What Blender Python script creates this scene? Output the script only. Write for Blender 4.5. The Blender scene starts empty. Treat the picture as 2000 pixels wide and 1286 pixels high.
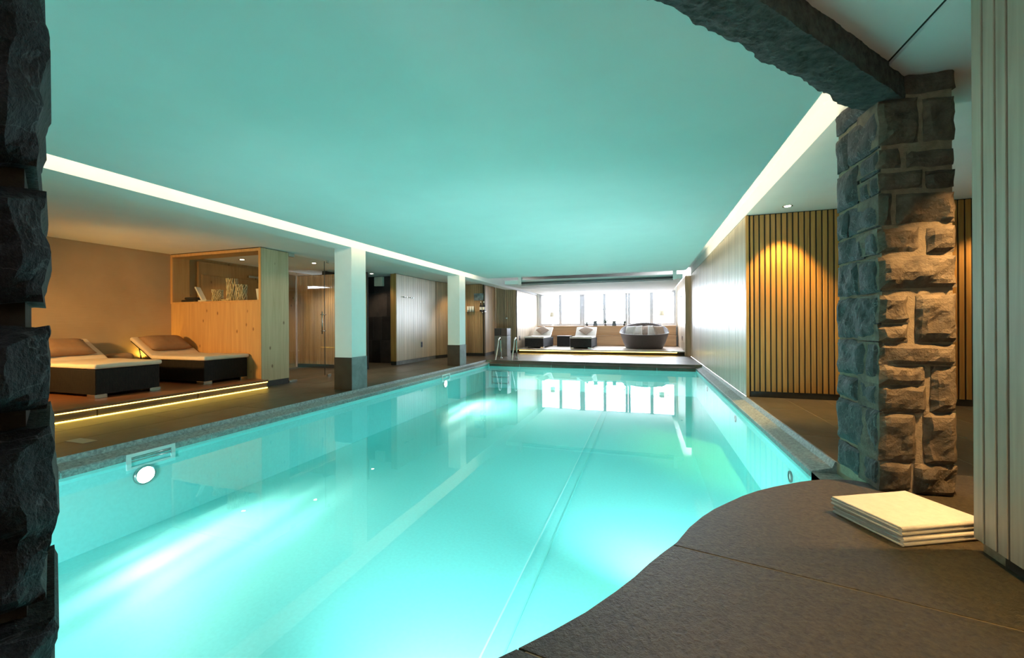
import bpy, bmesh, math, random
from math import sin, cos, pi, radians as R
from mathutils import Vector, Matrix, noise
random.seed(7)
S = bpy.context.scene
C = S.collection

# ------------------------------------------------------------------ camera
cam_d = bpy.data.cameras.new('camera')
cam_d.lens = 14.4
cam_d.sensor_width = 36
cam_d.shift_y = -0.0048
cam_d.clip_start = 0.02
cam = bpy.data.objects.new('camera', cam_d)
C.objects.link(cam)
yaw = math.atan(260.5 / 800)
r0 = Vector((cos(yaw), sin(yaw), 0)); u0 = Vector((0, 0, 1)); f0 = Vector((-sin(yaw), cos(yaw), 0))
rr = (r0 - 0.0055 * u0).normalized(); uu = (u0 + 0.0055 * r0).normalized()
cam.matrix_world = Matrix(((rr.x, uu.x, -f0.x, 0), (rr.y, uu.y, -f0.y, 0), (rr.z, uu.z, -f0.z, 1.08), (0, 0, 0, 1)))
S.camera = cam

# ------------------------------------------------------------------ world, exposure
S.view_settings.view_transform = 'Standard'
S.view_settings.look = 'None'
S.view_settings.gamma = 1
S.view_settings.use_curve_mapping = False
S.view_settings.exposure = 0.0
W = bpy.data.worlds.new('sky'); S.world = W; W.use_nodes = True
wb = W.node_tree.nodes['Background']
wb.inputs[0].default_value = (0.86, 0.93, 1.0, 1); wb.inputs[1].default_value = 33.0
try:
    S.cycles.use_denoising = True
    S.cycles.max_bounces = 10; S.cycles.diffuse_bounces = 5; S.cycles.glossy_bounces = 4
    S.cycles.transparent_max_bounces = 12; S.cycles.sample_clamp_indirect = 6
    S.cycles.caustics_reflective = False; S.cycles.caustics_refractive = False
except Exception:
    pass

def lamp(name, kind, loc, power, col, aim=None, **kw):
    d = bpy.data.lights.new(name, kind); d.energy = power; d.color = col
    for k, v in kw.items(): setattr(d, k, v)
    o = bpy.data.objects.new(name, d); C.objects.link(o); o.location = loc
    if aim is not None:
        o.rotation_euler = (Vector(aim) - Vector(loc)).to_track_quat('-Z', 'Y').to_euler()
    return o

# daylight portals over the far windows
for x in (-3.55, -1.65, 0.25):
    p = lamp('window_portal', 'AREA', (x, 17.98, 1.72), 1, (1, 1, 1), aim=(x, 0, 1.72), shape='RECTANGLE', size=1.9, size_y=1.4)
    p.data.cycles.is_portal = True
WARM = (1.0, 0.78, 0.48); AMBER = (1.0, 0.55, 0.16); CREAM = (1.0, 0.83, 0.53)
# cove lighting: LED lines lying on the edges of the lowered ceiling panel
lamp('cove_light', 'AREA', (-4.22, 5.3, 2.46), 24, CREAM, aim=(-4.6, 5.3, 2.52), shape='RECTANGLE', size=11.0, size_y=0.05)
lamp('cove_light', 'AREA', (0.98, 6.55, 2.50), 17, CREAM, aim=(1.30, 6.55, 2.90), shape='RECTANGLE', size=8.0, size_y=0.05, spread=R(120))
# under water lamps with light streaks put in by noise, plus unseen fill lamps
POOLC = (0.90, 1.0, 1.03); HALOGEN = (1.0, 0.80, 0.66)
def streaked(o, amount):
    d = o.data; d.use_nodes = True; t = d.node_tree; e = t.nodes['Emission']
    tc = t.nodes.new('ShaderNodeTexCoord'); sx = t.nodes.new('ShaderNodeSeparateXYZ'); t.links.new(tc.outputs['Normal'], sx.inputs[0])
    dv = t.nodes.new('ShaderNodeMath'); dv.operation = 'DIVIDE'; t.links.new(sx.outputs[2], dv.inputs[0]); t.links.new(sx.outputs[1], dv.inputs[1])
    az = t.nodes.new('ShaderNodeMath'); az.operation = 'DIVIDE'; t.links.new(sx.outputs[0], az.inputs[0]); t.links.new(sx.outputs[1], az.inputs[1])
    cb = t.nodes.new('ShaderNodeCombineXYZ'); m1 = t.nodes.new('ShaderNodeMath'); m1.operation = 'MULTIPLY'; m1.inputs[1].default_value = 2.3
    m2 = t.nodes.new('ShaderNodeMath'); m2.operation = 'MULTIPLY'; m2.inputs[1].default_value = 0.12
    t.links.new(dv.outputs[0], m1.inputs[0]); t.links.new(az.outputs[0], m2.inputs[0]); t.links.new(m1.outputs[0], cb.inputs[0]); t.links.new(m2.outputs[0], cb.inputs[1])
    n = t.nodes.new('ShaderNodeTexNoise'); n.inputs['Scale'].default_value = 1.0; n.inputs['Detail'].default_value = 3.0; t.links.new(cb.outputs[0], n.inputs['Vector'])
    mr = t.nodes.new('ShaderNodeMapRange'); mr.inputs[1].default_value = 0.38; mr.inputs[2].default_value = 0.66; mr.inputs[3].default_value = 1 - amount; mr.inputs[4].default_value = 1 + amount
    t.links.new(n.outputs['Fac'], mr.inputs[0])
    fl = t.nodes.new('ShaderNodeMapRange'); fl.interpolation_type = 'SMOOTHSTEP'; fl.inputs[1].default_value = -0.85; fl.inputs[2].default_value = -0.05; fl.inputs[3].default_value = 0.03; fl.inputs[4].default_value = 1.0   # flat beam
    t.links.new(sx.outputs[1], fl.inputs[0]); mu = t.nodes.new('ShaderNodeMath'); mu.operation = 'MULTIPLY'
    t.links.new(mr.outputs[0], mu.inputs[0]); t.links.new(fl.outputs[0], mu.inputs[1])
    hd = t.nodes.new('ShaderNodeMapRange'); hd.interpolation_type = 'SMOOTHSTEP'; hd.inputs[1].default_value = 0.02; hd.inputs[2].default_value = 0.18; hd.inputs[3].default_value = 1.0; hd.inputs[4].default_value = 0.12   # upward light faded out
    t.links.new(sx.outputs[1], hd.inputs[0]); m3 = t.nodes.new('ShaderNodeMath'); m3.operation = 'MULTIPLY'
    t.links.new(mu.outputs[0], m3.inputs[0]); t.links.new(hd.outputs[0], m3.inputs[1]); t.links.new(m3.outputs[0], e.inputs['Strength'])
for x, y, tx, ty, tz, pw, streak, sz in ((-4.36, 2.56, 0.5, 3.2, -0.75, 370, 0.8, 155), (-4.36, 8.57, 0.5, 9.2, -0.75, 720, 0.8, 155),
                                  (0.35, 2.42, -1.4, 10, 0.3, 430, 0, 92), (-0.75, 0.80, -1.6, 8, -0.25, 560, 0, 100), (-3.2, -0.3, -3.0, 8, -0.35, 320, 0, 110)):  # these three are unseen lamps added as pool fill
    o = lamp('pool_lamp_or_fill', 'SPOT', (x, y, -0.33), pw, HALOGEN if streak else POOLC, aim=(tx, ty, tz), spot_size=R(sz), spot_blend=0.9, shadow_soft_size=0.06)
    if streak: streaked(o, streak)
# warm room lights
lamp('lounge_light', 'SPOT', (-7.3, 1.3, 1.5), 520, AMBER, aim=(-7.5, 5.4, 0.70), spot_size=R(80), spot_blend=1.0, shadow_soft_size=0.12)
for y in (3.1, 4.95):
    lamp('floor_uplight', 'SPOT', (-8.53, y, 0.50), 9, (1.0, 0.62, 0.10), aim=(-8.60, y, 1.4), spot_size=R(150), spot_blend=0.7, shadow_soft_size=0.03)
lamp('pillar_light', 'SPOT', (1.93, 2.42, 2.44), 560, (1.0, 0.56, 0.20), aim=(1.46, 2.70, 0.05), spot_size=R(62), spot_blend=1.0, shadow_soft_size=0.03)
lamp('entrance_light', 'SPOT', (1.15, 0.75, 2.44), 420, (1.0, 0.56, 0.14), aim=(1.08, 1.05, 0), spot_size=R(70), spot_blend=0.9, shadow_soft_size=0.05)

# ------------------------------------------------------------------ materials
MATS = {}
def nt(name):
    m = bpy.data.materials.new(name); m.use_nodes = True
    t = m.node_tree; b = t.nodes['Principled BSDF']
    return m, t, b
def N(t, kind, **kw):
    n = t.nodes.new(kind)
    for k, v in kw.items():
        if k in n.inputs: n.inputs[k].default_value = v
        else: setattr(n, k, v)
    return n
def coords(t, scale=(1, 1, 1), kind='Object'):
    tc = N(t, 'ShaderNodeTexCoord'); mp = N(t, 'ShaderNodeMapping'); mp.inputs['Scale'].default_value = scale
    t.links.new(tc.outputs[kind], mp.inputs[0]); return mp.outputs[0]
def ramp(t, fac, stops):
    r = N(t, 'ShaderNodeValToRGB'); e = r.color_ramp.elements
    while len(e) < len(stops): e.new(0.5)
    for i, (p, c) in enumerate(stops): e[i].position = p; e[i].color = (*c, 1)
    t.links.new(fac, r.inputs[0]); return r.outputs[0]
def bump(t, b, h, strength=0.3, dist=0.01):
    n = N(t, 'ShaderNodeBump'); n.inputs['Strength'].default_value = strength; n.inputs['Distance'].default_value = dist
    t.links.new(h, n.inputs['Height']); t.links.new(n.outputs[0], b.inputs['Normal'])
def plain(name, col, rough=0.5, metal=0.0, var=0.06, scale=6, bmp=0.0, bscale=80, spec=0.5):
    m, t, b = nt(name); v = coords(t)
    n = N(t, 'ShaderNodeTexNoise', Scale=scale, Detail=4.0); t.links.new(v, n.inputs['Vector'])
    lo = tuple(c * (1 - var) for c in col); hi = tuple(min(1, c * (1 + var)) for c in col)
    t.links.new(ramp(t, n.outputs['Fac'], [(0.3, lo), (0.7, hi)]), b.inputs['Base Color'])
    b.inputs['Roughness'].default_value = rough; b.inputs['Metallic'].default_value = metal
    b.inputs['Specular IOR Level'].default_value = spec
    if bmp:
        n2 = N(t, 'ShaderNodeTexNoise', Scale=bscale, Detail=3.0); t.links.new(v, n2.inputs['Vector'])
        bump(t, b, n2.outputs['Fac'], bmp, 0.004)
    MATS[name] = m; return m
def wood(name, dark, light, rough=0.4, axis='Z', knots=False, spec=0.5, rnd=0.18, scale=1.0, coat=0.0):
    m, t, b = nt(name)
    st = {'Z': (14, 14, 0.7), 'X': (0.7, 14, 14), 'Y': (14, 0.7, 14)}[axis]
    v = coords(t, tuple(s * scale for s in st))
    oi = N(t, 'ShaderNodeObjectInfo')
    add = N(t, 'ShaderNodeVectorMath', operation='ADD'); t.links.new(v, add.inputs[0])
    ml = N(t, 'ShaderNodeMath', operation='MULTIPLY'); ml.inputs[1].default_value = 37.0
    t.links.new(oi.outputs['Random'], ml.inputs[0]); t.links.new(ml.outputs[0], add.inputs[1])
    n = N(t, 'ShaderNodeTexNoise', Scale=1.6, Detail=6.0, Distortion=0.6); t.links.new(add.outputs[0], n.inputs['Vector'])
    col = ramp(t, n.outputs['Fac'], [(0.28, dark), (0.72, light)])
    hs = N(t, 'ShaderNodeHueSaturation'); t.links.new(col, hs.inputs['Color'])
    mr = N(t, 'ShaderNodeMapRange'); mr.inputs[3].default_value = 1 - rnd; mr.inputs[4].default_value = 1 + rnd
    t.links.new(oi.outputs['Random'], mr.inputs[0]); t.links.new(mr.outputs[0], hs.inputs['Value'])
    out = hs.outputs[0]
    if knots:
        v2 = coords(t, (5.5, 5.5, 3.0)); vo = N(t, 'ShaderNodeTexVoronoi', Scale=1.0, Randomness=1.0); t.links.new(v2, vo.inputs['Vector'])
        kr = ramp(t, vo.outputs['Distance'], [(0.05, (1, 1, 1)), (0.13, (0, 0, 0))])
        mx = N(t, 'ShaderNodeMix', data_type='RGBA'); t.links.new(kr, mx.inputs[0]); t.links.new(out, mx.inputs[6])
        mx.inputs[7].default_value = (dark[0] * 0.45, dark[1] * 0.35, dark[2] * 0.3, 1); out = mx.outputs[2]
    t.links.new(out, b.inputs['Base Color'])
    b.inputs['Roughness'].default_value = rough; b.inputs['Specular IOR Level'].default_value = spec
    b.inputs['Coat Weight'].default_value = coat; b.inputs['Coat Roughness'].default_value = 0.28
    bump(t, b, n.outputs['Fac'], 0.12, 0.003)
    MATS[name] = m; return m
def stone(name, dark, light, rough=0.6, scale=5.0, bmp=0.6, bdist=0.02, vein=None, rnd=0.15, fine=60):
    m, t, b = nt(name); v = coords(t)
    oi = N(t, 'ShaderNodeObjectInfo')
    n = N(t, 'ShaderNodeTexNoise', Scale=scale, Detail=9.0, Roughness=0.65, Distortion=0.4); t.links.new(v, n.inputs['Vector'])
    col = ramp(t, n.outputs['Fac'], [(0.3, dark), (0.7, light)])
    hs = N(t, 'ShaderNodeHueSaturation'); t.links.new(col, hs.inputs['Color'])
    mr = N(t, 'ShaderNodeMapRange'); mr.inputs[3].default_value = 1 - rnd; mr.inputs[4].default_value = 1 + rnd
    t.links.new(oi.outputs['Random'], mr.inputs[0]); t.links.new(mr.outputs[0], hs.inputs['Value'])
    out = hs.outputs[0]
    if vein:
        w = N(t, 'ShaderNodeTexNoise', Scale=scale * 0.8, Detail=5.0, Distortion=2.2); t.links.new(v, w.inputs['Vector'])
        vr = ramp(t, w.outputs['Fac'], [(0.492, (0, 0, 0)), (0.5, (1, 1, 1)), (0.508, (0, 0, 0))])
        mx = N(t, 'ShaderNodeMix', data_type='RGBA'); t.links.new(vr, mx.inputs[0]); t.links.new(out, mx.inputs[6]); mx.inputs[7].default_value = (*vein, 1)
        out = mx.outputs[2]
    t.links.new(out, b.inputs['Base Color'])
    b.inputs['Roughness'].default_value = rough
    n2 = N(t, 'ShaderNodeTexNoise', Scale=fine, Detail=5.0, Roughness=0.7); t.links.new(v, n2.inputs['Vector'])
    mu = N(t, 'ShaderNodeMath', operation='MULTIPLY_ADD'); mu.inputs[1].default_value = 0.35
    t.links.new(n2.outputs['Fac'], mu.inputs[0]); t.links.new(n.outputs['Fac'], mu.inputs[2])
    bump(t, b, mu.outputs[0], bmp, bdist)
    MATS[name] = m; return m
def glow(name, col, strength):
    m = bpy.data.materials.new(name); m.use_nodes = True; t = m.node_tree
    t.nodes.remove(t.nodes['Principled BSDF'])
    e = N(t, 'ShaderNodeEmission'); e.inputs[0].default_value = (*col, 1); e.inputs[1].default_value = strength
    t.links.new(e.outputs[0], t.nodes['Material Output'].inputs[0]); MATS[name] = m; return m
def thin_glass(name, tint, ior=1.45, rough=0.0, base=0.0):
    m = bpy.data.materials.new(name); m.use_nodes = True; t = m.node_tree
    t.nodes.remove(t.nodes['Principled BSDF'])
    tr = N(t, 'ShaderNodeBsdfTransparent'); tr.inputs[0].default_value = (*tint, 1)
    gl = N(t, 'ShaderNodeBsdfGlossy'); gl.inputs['Roughness'].default_value = rough
    fr = N(t, 'ShaderNodeFresnel'); ge = N(t, 'ShaderNodeNewGeometry'); ir = N(t, 'ShaderNodeMapRange')   # same reflectance from both sides
    ir.inputs[3].default_value = ior; ir.inputs[4].default_value = 1 / ior
    t.links.new(ge.outputs['Backfacing'], ir.inputs[0]); t.links.new(ir.outputs[0], fr.inputs[0])
    mx = N(t, 'ShaderNodeMixShader'); t.links.new(fr.outputs[0], mx.inputs[0]); t.links.new(tr.outputs[0], mx.inputs[1]); t.links.new(gl.outputs[0], mx.inputs[2])
    t.links.new(mx.outputs[0], t.nodes['Material Output'].inputs[0]); MATS[name] = m; return m

plaster = plain('white_plaster', (0.90, 0.90, 0.885), 0.7, var=0.015, scale=3)
plaster_col = plain('column_plaster', (0.80, 0.80, 0.77), 0.7, var=0.015)
deck_m = stone('deck_slate', (0.055, 0.042, 0.030), (0.115, 0.088, 0.062), 0.42, 3.0, 0.25, 0.006, fine=40)
grout = plain('pale_grout', (0.30, 0.24, 0.16), 0.8, bmp=0.2)
coping_m = stone('coping_granite', (0.14, 0.15, 0.145), (0.46, 0.48, 0.47), 0.6, 40.0, 0.5, 0.006, fine=160)
dark_granite = stone('dark_granite', (0.014, 0.013, 0.012), (0.035, 0.032, 0.030), 0.5, 6.0, 0.2, 0.004, fine=90)
grey_granite = stone('grey_granite', (0.10, 0.105, 0.11), (0.19, 0.20, 0.205), 0.55, 5.0, 0.2, 0.004, fine=90)
slab_m = stone('brushed_basalt', (0.022, 0.018, 0.011), (0.100, 0.081, 0.046), 0.42, 62.0, 1.0, 0.014, fine=230); slab_m.node_tree.nodes['Principled BSDF'].inputs['Specular IOR Level'].default_value = 0.32
rock_brown = stone('brown_rubble', (0.055, 0.042, 0.030), (0.19, 0.15, 0.105), 0.75, 9.0, 0.8, 0.025, fine=55)
rock_shaded = stone('shaded_rubble', (0.018, 0.020, 0.022), (0.075, 0.08, 0.085), 0.7, 6.0, 1.0, 0.025, vein=(0.16, 0.17, 0.17), fine=30)  # darker copy of the rubble, shade of the pillar's left side in its colour
rock_unlit = stone('unlit_rubble', (0.004, 0.004, 0.005), (0.018, 0.018, 0.023), 0.7, 5.0, 1.0, 0.03, vein=(0.05, 0.05, 0.06), fine=24); rock_unlit.node_tree.nodes['Principled BSDF'].inputs['Specular IOR Level'].default_value = 0.25  # near-black colour holds the shade on the left pillar
lintel_m = stone('lintel_stone', (0.020, 0.021, 0.020), (0.125, 0.13, 0.125), 0.75, 22.0, 1.0, 0.04, fine=70)
mortar_m = plain('sand_mortar', (0.26, 0.21, 0.145), 0.9, var=0.2, scale=30, bmp=0.8, bscale=120)
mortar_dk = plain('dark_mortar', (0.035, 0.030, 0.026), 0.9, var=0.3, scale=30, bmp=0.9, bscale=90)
liner = plain('pool_liner', (0.43, 0.89, 0.88), 0.6, var=0.03, scale=40, spec=0.1)
liner_dk = plain('pool_liner_weld', (0.36, 0.80, 0.76), 0.6, var=0.02, spec=0.1)
oak_w = wood('satin_larch', (0.40, 0.31, 0.22), (0.56, 0.45, 0.33), 0.42, rnd=0.10, coat=0.4)
oak_b = wood('brown_larch', (0.30, 0.18, 0.09), (0.48, 0.30, 0.16), 0.42, rnd=0.16)
oak_h = wood('honey_larch', (0.42, 0.27, 0.15), (0.60, 0.41, 0.24), 0.45, rnd=0.14)
oak_l = wood('pale_larch', (0.46, 0.33, 0.23), (0.62, 0.47, 0.34), 0.38, rnd=0.10, coat=0.4)
oak_r = wood('amber_larch', (0.32, 0.145, 0.035), (0.50, 0.245, 0.065), 0.5, rnd=0.16)
oak_f = wood('grey_oak', (0.32, 0.255, 0.19), (0.46, 0.38, 0.29), 0.5, rnd=0.10)
pine_o = wood('orange_pine', (0.50, 0.27, 0.10), (0.62, 0.36, 0.14), 0.5, knots=True, rnd=0.0)
pine_l = wood('pale_pine', (0.48, 0.35, 0.20), (0.64, 0.49, 0.31), 0.5, knots=True, rnd=0.0)
pine_d = wood('brown_pine', (0.30, 0.17, 0.07), (0.42, 0.25, 0.11), 0.5, knots=True, rnd=0.05)
bench_w = wood('bench_oak', (0.44, 0.27, 0.14), (0.56, 0.36, 0.20), 0.4, axis='X', rnd=0.06)
plat_w = wood('red_deck_wood', (0.22, 0.085, 0.035), (0.34, 0.14, 0.06), 0.35, axis='Y', rnd=0.08)
plat_f = wood('pale_deck_wood', (0.56, 0.46, 0.38), (0.66, 0.56, 0.47), 0.35, axis='X', rnd=0.05)
backing = plain('dark_backing', (0.018, 0.013, 0.009), 0.8)
textile = plain('textile_wall', (0.46, 0.31, 0.18), 0.85, var=0.08, scale=2)
def textile_fix():
    t = textile.node_tree; b = t.nodes['Principled BSDF']
    v = coords(t, (1.5, 1.5, 60)); n = N(t, 'ShaderNodeTexNoise', Scale=2.0, Detail=3.0); t.links.new(v, n.inputs['Vector'])
    bump(t, b, n.outputs['Fac'], 0.35, 0.01)
textile_fix()
tile_m = stone('black_slate_tile', (0.016, 0.014, 0.016), (0.045, 0.036, 0.034), 0.35, 3.0, 0.2, 0.006, rnd=0.5)
tile_g = plain('tile_grout', (0.06, 0.05, 0.045), 0.8)
steel = plain('brushed_steel', (0.62, 0.62, 0.60), 0.22, 1.0, var=0.02)
chrome = plain('polished_steel', (0.78, 0.78, 0.78), 0.10, 1.0, var=0.01)
alu = plain('grey_aluminium', (0.12, 0.13, 0.14), 0.4, 0.3, var=0.03)
white_m = plain('white_enamel', (0.80, 0.81, 0.80), 0.35, var=0.01)
white_f = plain('window_white', (0.66, 0.68, 0.74), 0.4, var=0.01)
black_m = plain('black_plastic', (0.02, 0.02, 0.022), 0.4)
navy_m = plain('navy_plastic', (0.05, 0.055, 0.12), 0.4)
cushion_w = plain('white_mattress', (0.80, 0.77, 0.72), 0.85, var=0.04, scale=10, bmp=0.3, bscale=220)
cushion_c = plain('cream_mattress', (0.72, 0.58, 0.44), 0.85, var=0.04, scale=10, bmp=0.3, bscale=220)
pillow_b = plain('brown_pillow', (0.30, 0.17, 0.09), 0.85, var=0.08, scale=12, bmp=0.35, bscale=200)
pillow_t = plain('taupe_pillow', (0.38, 0.30, 0.25), 0.85, var=0.08, scale=12, bmp=0.35, bscale=200)
blanket_m = plain('tan_blanket', (0.36, 0.21, 0.11), 0.9, var=0.08, scale=12, bmp=0.35, bscale=160)
towel_m = plain('white_towel', (0.58, 0.56, 0.53), 0.95, var=0.05, scale=40, bmp=0.7, bscale=330)
cloth_dk = plain('dark_cloth', (0.02, 0.018, 0.02), 0.9)
paper = plain('white_paper', (0.80, 0.76, 0.70), 0.8, var=0.02)
twig_m = plain('bleached_twig', (0.72, 0.60, 0.38), 0.8, var=0.25, scale=30)
leaf_m = plain('green_leaf', (0.03, 0.055, 0.03), 0.6, var=0.3)
twig_dk = plain('garden_twig', (0.012, 0.014, 0.012), 0.8, var=0.3)
pot_m = plain('dark_pot', (0.10, 0.10, 0.11), 0.5)
shade_m = plain('cream_shade', (0.85, 0.80, 0.66), 0.8, var=0.02)
snow = plain('snow', (0.92, 0.94, 0.97), 0.8, var=0.02)
bottle_m = plain('black_bottle', (0.012, 0.012, 0.014), 0.15)
bed_m = plain('grey_rattan_bowl', (0.085, 0.07, 0.068), 0.45, var=0.1, scale=30)
pic_m = plain('picture_print', (0.20, 0.24, 0.27), 0.5, var=0.7, scale=9)
def striped():
    m, t, b = nt('striped_fabric'); v = coords(t)
    w = N(t, 'ShaderNodeTexWave', Scale=9.0, Distortion=0.4); t.links.new(v, w.inputs['Vector'])
    t.links.new(ramp(t, w.outputs['Fac'], [(0.35, (0.62, 0.60, 0.58)), (0.6, (0.78, 0.77, 0.76))]), b.inputs['Base Color'])
    b.inputs['Roughness'].default_value = 0.85; return m
stripe_m = striped()
def wicker(name, c0, c1):
    m, t, b = nt(name); v = coords(t)
    w1 = N(t, 'ShaderNodeTexBrick', Scale=1.0); w1.inputs['Brick Width'].default_value = 0.05; w1.inputs['Row Height'].default_value = 0.014
    w1.inputs['Mortar Size'].default_value = 0.002
    sx = N(t, 'ShaderNodeSeparateXYZ'); t.links.new(v, sx.inputs[0])
    ad = N(t, 'ShaderNodeMath', operation='ADD'); t.links.new(sx.outputs[0], ad.inputs[0]); t.links.new(sx.outputs[1], ad.inputs[1])
    cx = N(t, 'ShaderNodeCombineXYZ'); t.links.new(sx.outputs[2], cx.inputs[0]); t.links.new(ad.outputs[0], cx.inputs[1])
    t.links.new(cx.outputs[0], w1.inputs['Vector'])
    w1.inputs['Color1'].default_value = (*c0, 1); w1.inputs['Color2'].default_value = (*c1, 1); w1.inputs['Mortar'].default_value = (c0[0] * 0.2, c0[1] * 0.2, c0[2] * 0.2, 1)
    t.links.new(w1.outputs['Color'], b.inputs['Base Color']); b.inputs['Roughness'].default_value = 0.7; b.inputs['Specular IOR Level'].default_value = 0.25
    bump(t, b, w1.outputs['Fac'], -0.8, 0.004); MATS[name] = m; return m
wick = wicker('black_wicker', (0.008, 0.006, 0.005), (0.018, 0.013, 0.010))
wick_g = wicker('anthracite_wicker', (0.030, 0.029, 0.032), (0.05, 0.048, 0.052))
led_y = glow('yellow_led', (1.0, 0.64, 0.09), 13.0)
led_w = glow('cream_led', (1.0, 0.86, 0.62), 9.0)
bulb_w = glow('warm_bulb', (1.0, 0.85, 0.6), 30.0)
lens_m = glow('pool_lens', (1.0, 1.0, 0.94), 40.0)
pane_m = thin_glass('window_pane', (0.97, 0.98, 1.0))
glass_m = thin_glass('door_pane', (0.92, 0.94, 0.93), 1.32)
glass_s = thin_glass('small_glass', (0.85, 0.88, 0.88), 1.5)
water_m = thin_glass('pool_water', (0.54, 0.965, 0.96), 1.33)
def water_fix():
    t = water_m.node_tree; v = coords(t, (1, 1, 1))
    n = N(t, 'ShaderNodeTexNoise', Scale=2.2, Detail=2.0); t.links.new(v, n.inputs['Vector'])
    b = N(t, 'ShaderNodeBump'); b.inputs['Strength'].default_value = 0.02; b.inputs['Distance'].default_value = 0.02
    t.links.new(n.outputs['Fac'], b.inputs['Height'])
    for nd in t.nodes:
        if nd.type in ('BSDF_GLOSSY', 'FRESNEL'): t.links.new(b.outputs[0], nd.inputs['Normal'])
water_fix()

# ------------------------------------------------------------------ mesh helpers
class MB:
    def __init__(s): s.bm = bmesh.new()
    def box(s, x0, x1, y0, y1, z0, z1, bev=0.0, seg=1, rot=None):
        t = bmesh.new()
        r = bmesh.ops.create_cube(t, size=1.0)
        for v in t.verts: v.co = Vector(((x0 + x1) / 2 + v.co.x * (x1 - x0), (y0 + y1) / 2 + v.co.y * (y1 - y0), (z0 + z1) / 2 + v.co.z * (z1 - z0)))
        if bev: bmesh.ops.bevel(t, geom=t.edges[:], offset=bev, segments=seg, affect='EDGES', profile=0.5)
        s._merge(t, rot); return s
    def _merge(s, t, mat=None):
        mp = {}
        for v in t.verts: mp[v] = s.bm.verts.new(mat @ v.co if mat else v.co)
        for f in t.faces:
            nf = s.bm.faces.new([mp[v] for v in f.verts]); nf.smooth = f.smooth
        t.free()
    def cyl(s, c, r, h, n=20, r2=None, axis='Z', smooth=True, caps=True):
        t = bmesh.new(); r2 = r if r2 is None else r2
        bmesh.ops.create_cone(t, cap_ends=caps, segments=n, radius1=r, radius2=r2, depth=h)
        for f in t.faces:
            if len(f.verts) == 4: f.smooth = smooth
        m = Matrix.Translation(c)
        if axis == 'X': m = m @ Matrix.Rotation(pi / 2, 4, 'Y')
        if axis == 'Y': m = m @ Matrix.Rotation(-pi / 2, 4, 'X')
        s._merge(t, m); return s
    def lathe(s, prof, c=(0, 0, 0), n=24, sx=1.0, sy=1.0):
        rings = []
        for r, z in prof:
            rings.append([s.bm.verts.new((c[0] + max(r, 1e-4) * cos(2 * pi * i / n) * sx, c[1] + max(r, 1e-4) * sin(2 * pi * i / n) * sy, c[2] + z)) for i in range(n)])
        for a, b in zip(rings, rings[1:]):
            for i in range(n):
                f = s.bm.faces.new((a[i], a[(i + 1) % n], b[(i + 1) % n], b[i])); f.smooth = True
        return s
    def tube(s, pts, r, n=10):
        pts = [Vector(p) for p in pts]; rings = []; up = Vector((0.31, 0.17, 0.93))
        for i, p in enumerate(pts):
            d = (pts[min(i + 1, len(pts) - 1)] - pts[max(i - 1, 0)]).normalized()
            a = d.cross(up)
            if a.length < 0.05: a = d.cross(Vector((1, 0, 0)))
            a.normalize(); b = d.cross(a)
            rings.append([s.bm.verts.new(p + (a * cos(2 * pi * k / n) + b * sin(2 * pi * k / n)) * r) for k in range(n)])
        for A, B in zip(rings, rings[1:]):
            for k in range(n):
                f = s.bm.faces.new((A[k], A[(k + 1) % n], B[(k + 1) % n], B[k])); f.smooth = True
        s.bm.faces.new(rings[0][::-1]); s.bm.faces.new(rings[-1]); return s
    def prism(s, poly, z0, z1):
        a = [s.bm.verts.new((x, y, z0)) for x, y in poly]; b = [s.bm.verts.new((x, y, z1)) for x, y in poly]
        n = len(poly)
        s.bm.faces.new(a[::-1]); s.bm.faces.new(b)
        for i in range(n): s.bm.faces.new((a[i], a[(i + 1) % n], b[(i + 1) % n], b[i]))
        return s
    def extrude_y(s, prof, y0, y1):
        a = [s.bm.verts.new((x, y0, z)) for x, z in prof]; b = [s.bm.verts.new((x, y1, z)) for x, z in prof]
        n = len(prof); s.bm.faces.new(a); s.bm.faces.new(b[::-1])
        for i in range(n): s.bm.faces.new((a[(i + 1) % n], a[i], b[i], b[(i + 1) % n]))
        return s
    def extrude_x(s, prof, x0, x1):
        a = [s.bm.verts.new((x0, y, z)) for y, z in prof]; b = [s.bm.verts.new((x1, y, z)) for y, z in prof]
        n = len(prof); s.bm.faces.new(a[::-1]); s.bm.faces.new(b)
        for i in range(n): s.bm.faces.new((a[i], a[(i + 1) % n], b[(i + 1) % n], b[i]))
        return s
    def quad(s, *p):
        s.bm.faces.new([s.bm.verts.new(q) for q in p]); return s
    def mesh(s, name):
        bmesh.ops.recalc_face_normals(s.bm, faces=s.bm.faces[:])
        me = bpy.data.meshes.new(name); s.bm.to_mesh(me); s.bm.free(); return me
    def obj(s, name, mat, parent=None, loc=None, rz=None):
        me = s.mesh(name); me.materials.append(mat)
        o = bpy.data.objects.new(name, me); C.objects.link(o)
        if parent is not None: o.parent = parent
        if loc is not None: o.location = loc
        if rz is not None: o.rotation_euler = (0, 0, rz)
        return o
def inst(me, name, parent, loc, rot=None, scale=None, mat=None):
    o = bpy.data.objects.new(name, me); C.objects.link(o)
    o.parent = parent; o.location = loc
    if rot is not None: o.rotation_euler = rot
    if scale is not None: o.scale = scale
    return o
def box(*a, **k): return MB().box(*a, **k)
def tag(o, label, cat=None, group=None, kind=None):
    o['label'] = label
    if cat: o['category'] = cat
    if group: o['group'] = group
    if kind: o['kind'] = kind
    return o
def struct(o, label): return tag(o, label, kind='structure')
def thing(name, label, cat, loc, rz=0.0, group=None):
    o = bpy.data.objects.new(name, None); o.empty_display_size = 0.1; C.objects.link(o)
    o.location = loc; o.rotation_euler = (0, 0, rz); return tag(o, label, cat, group)
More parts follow.
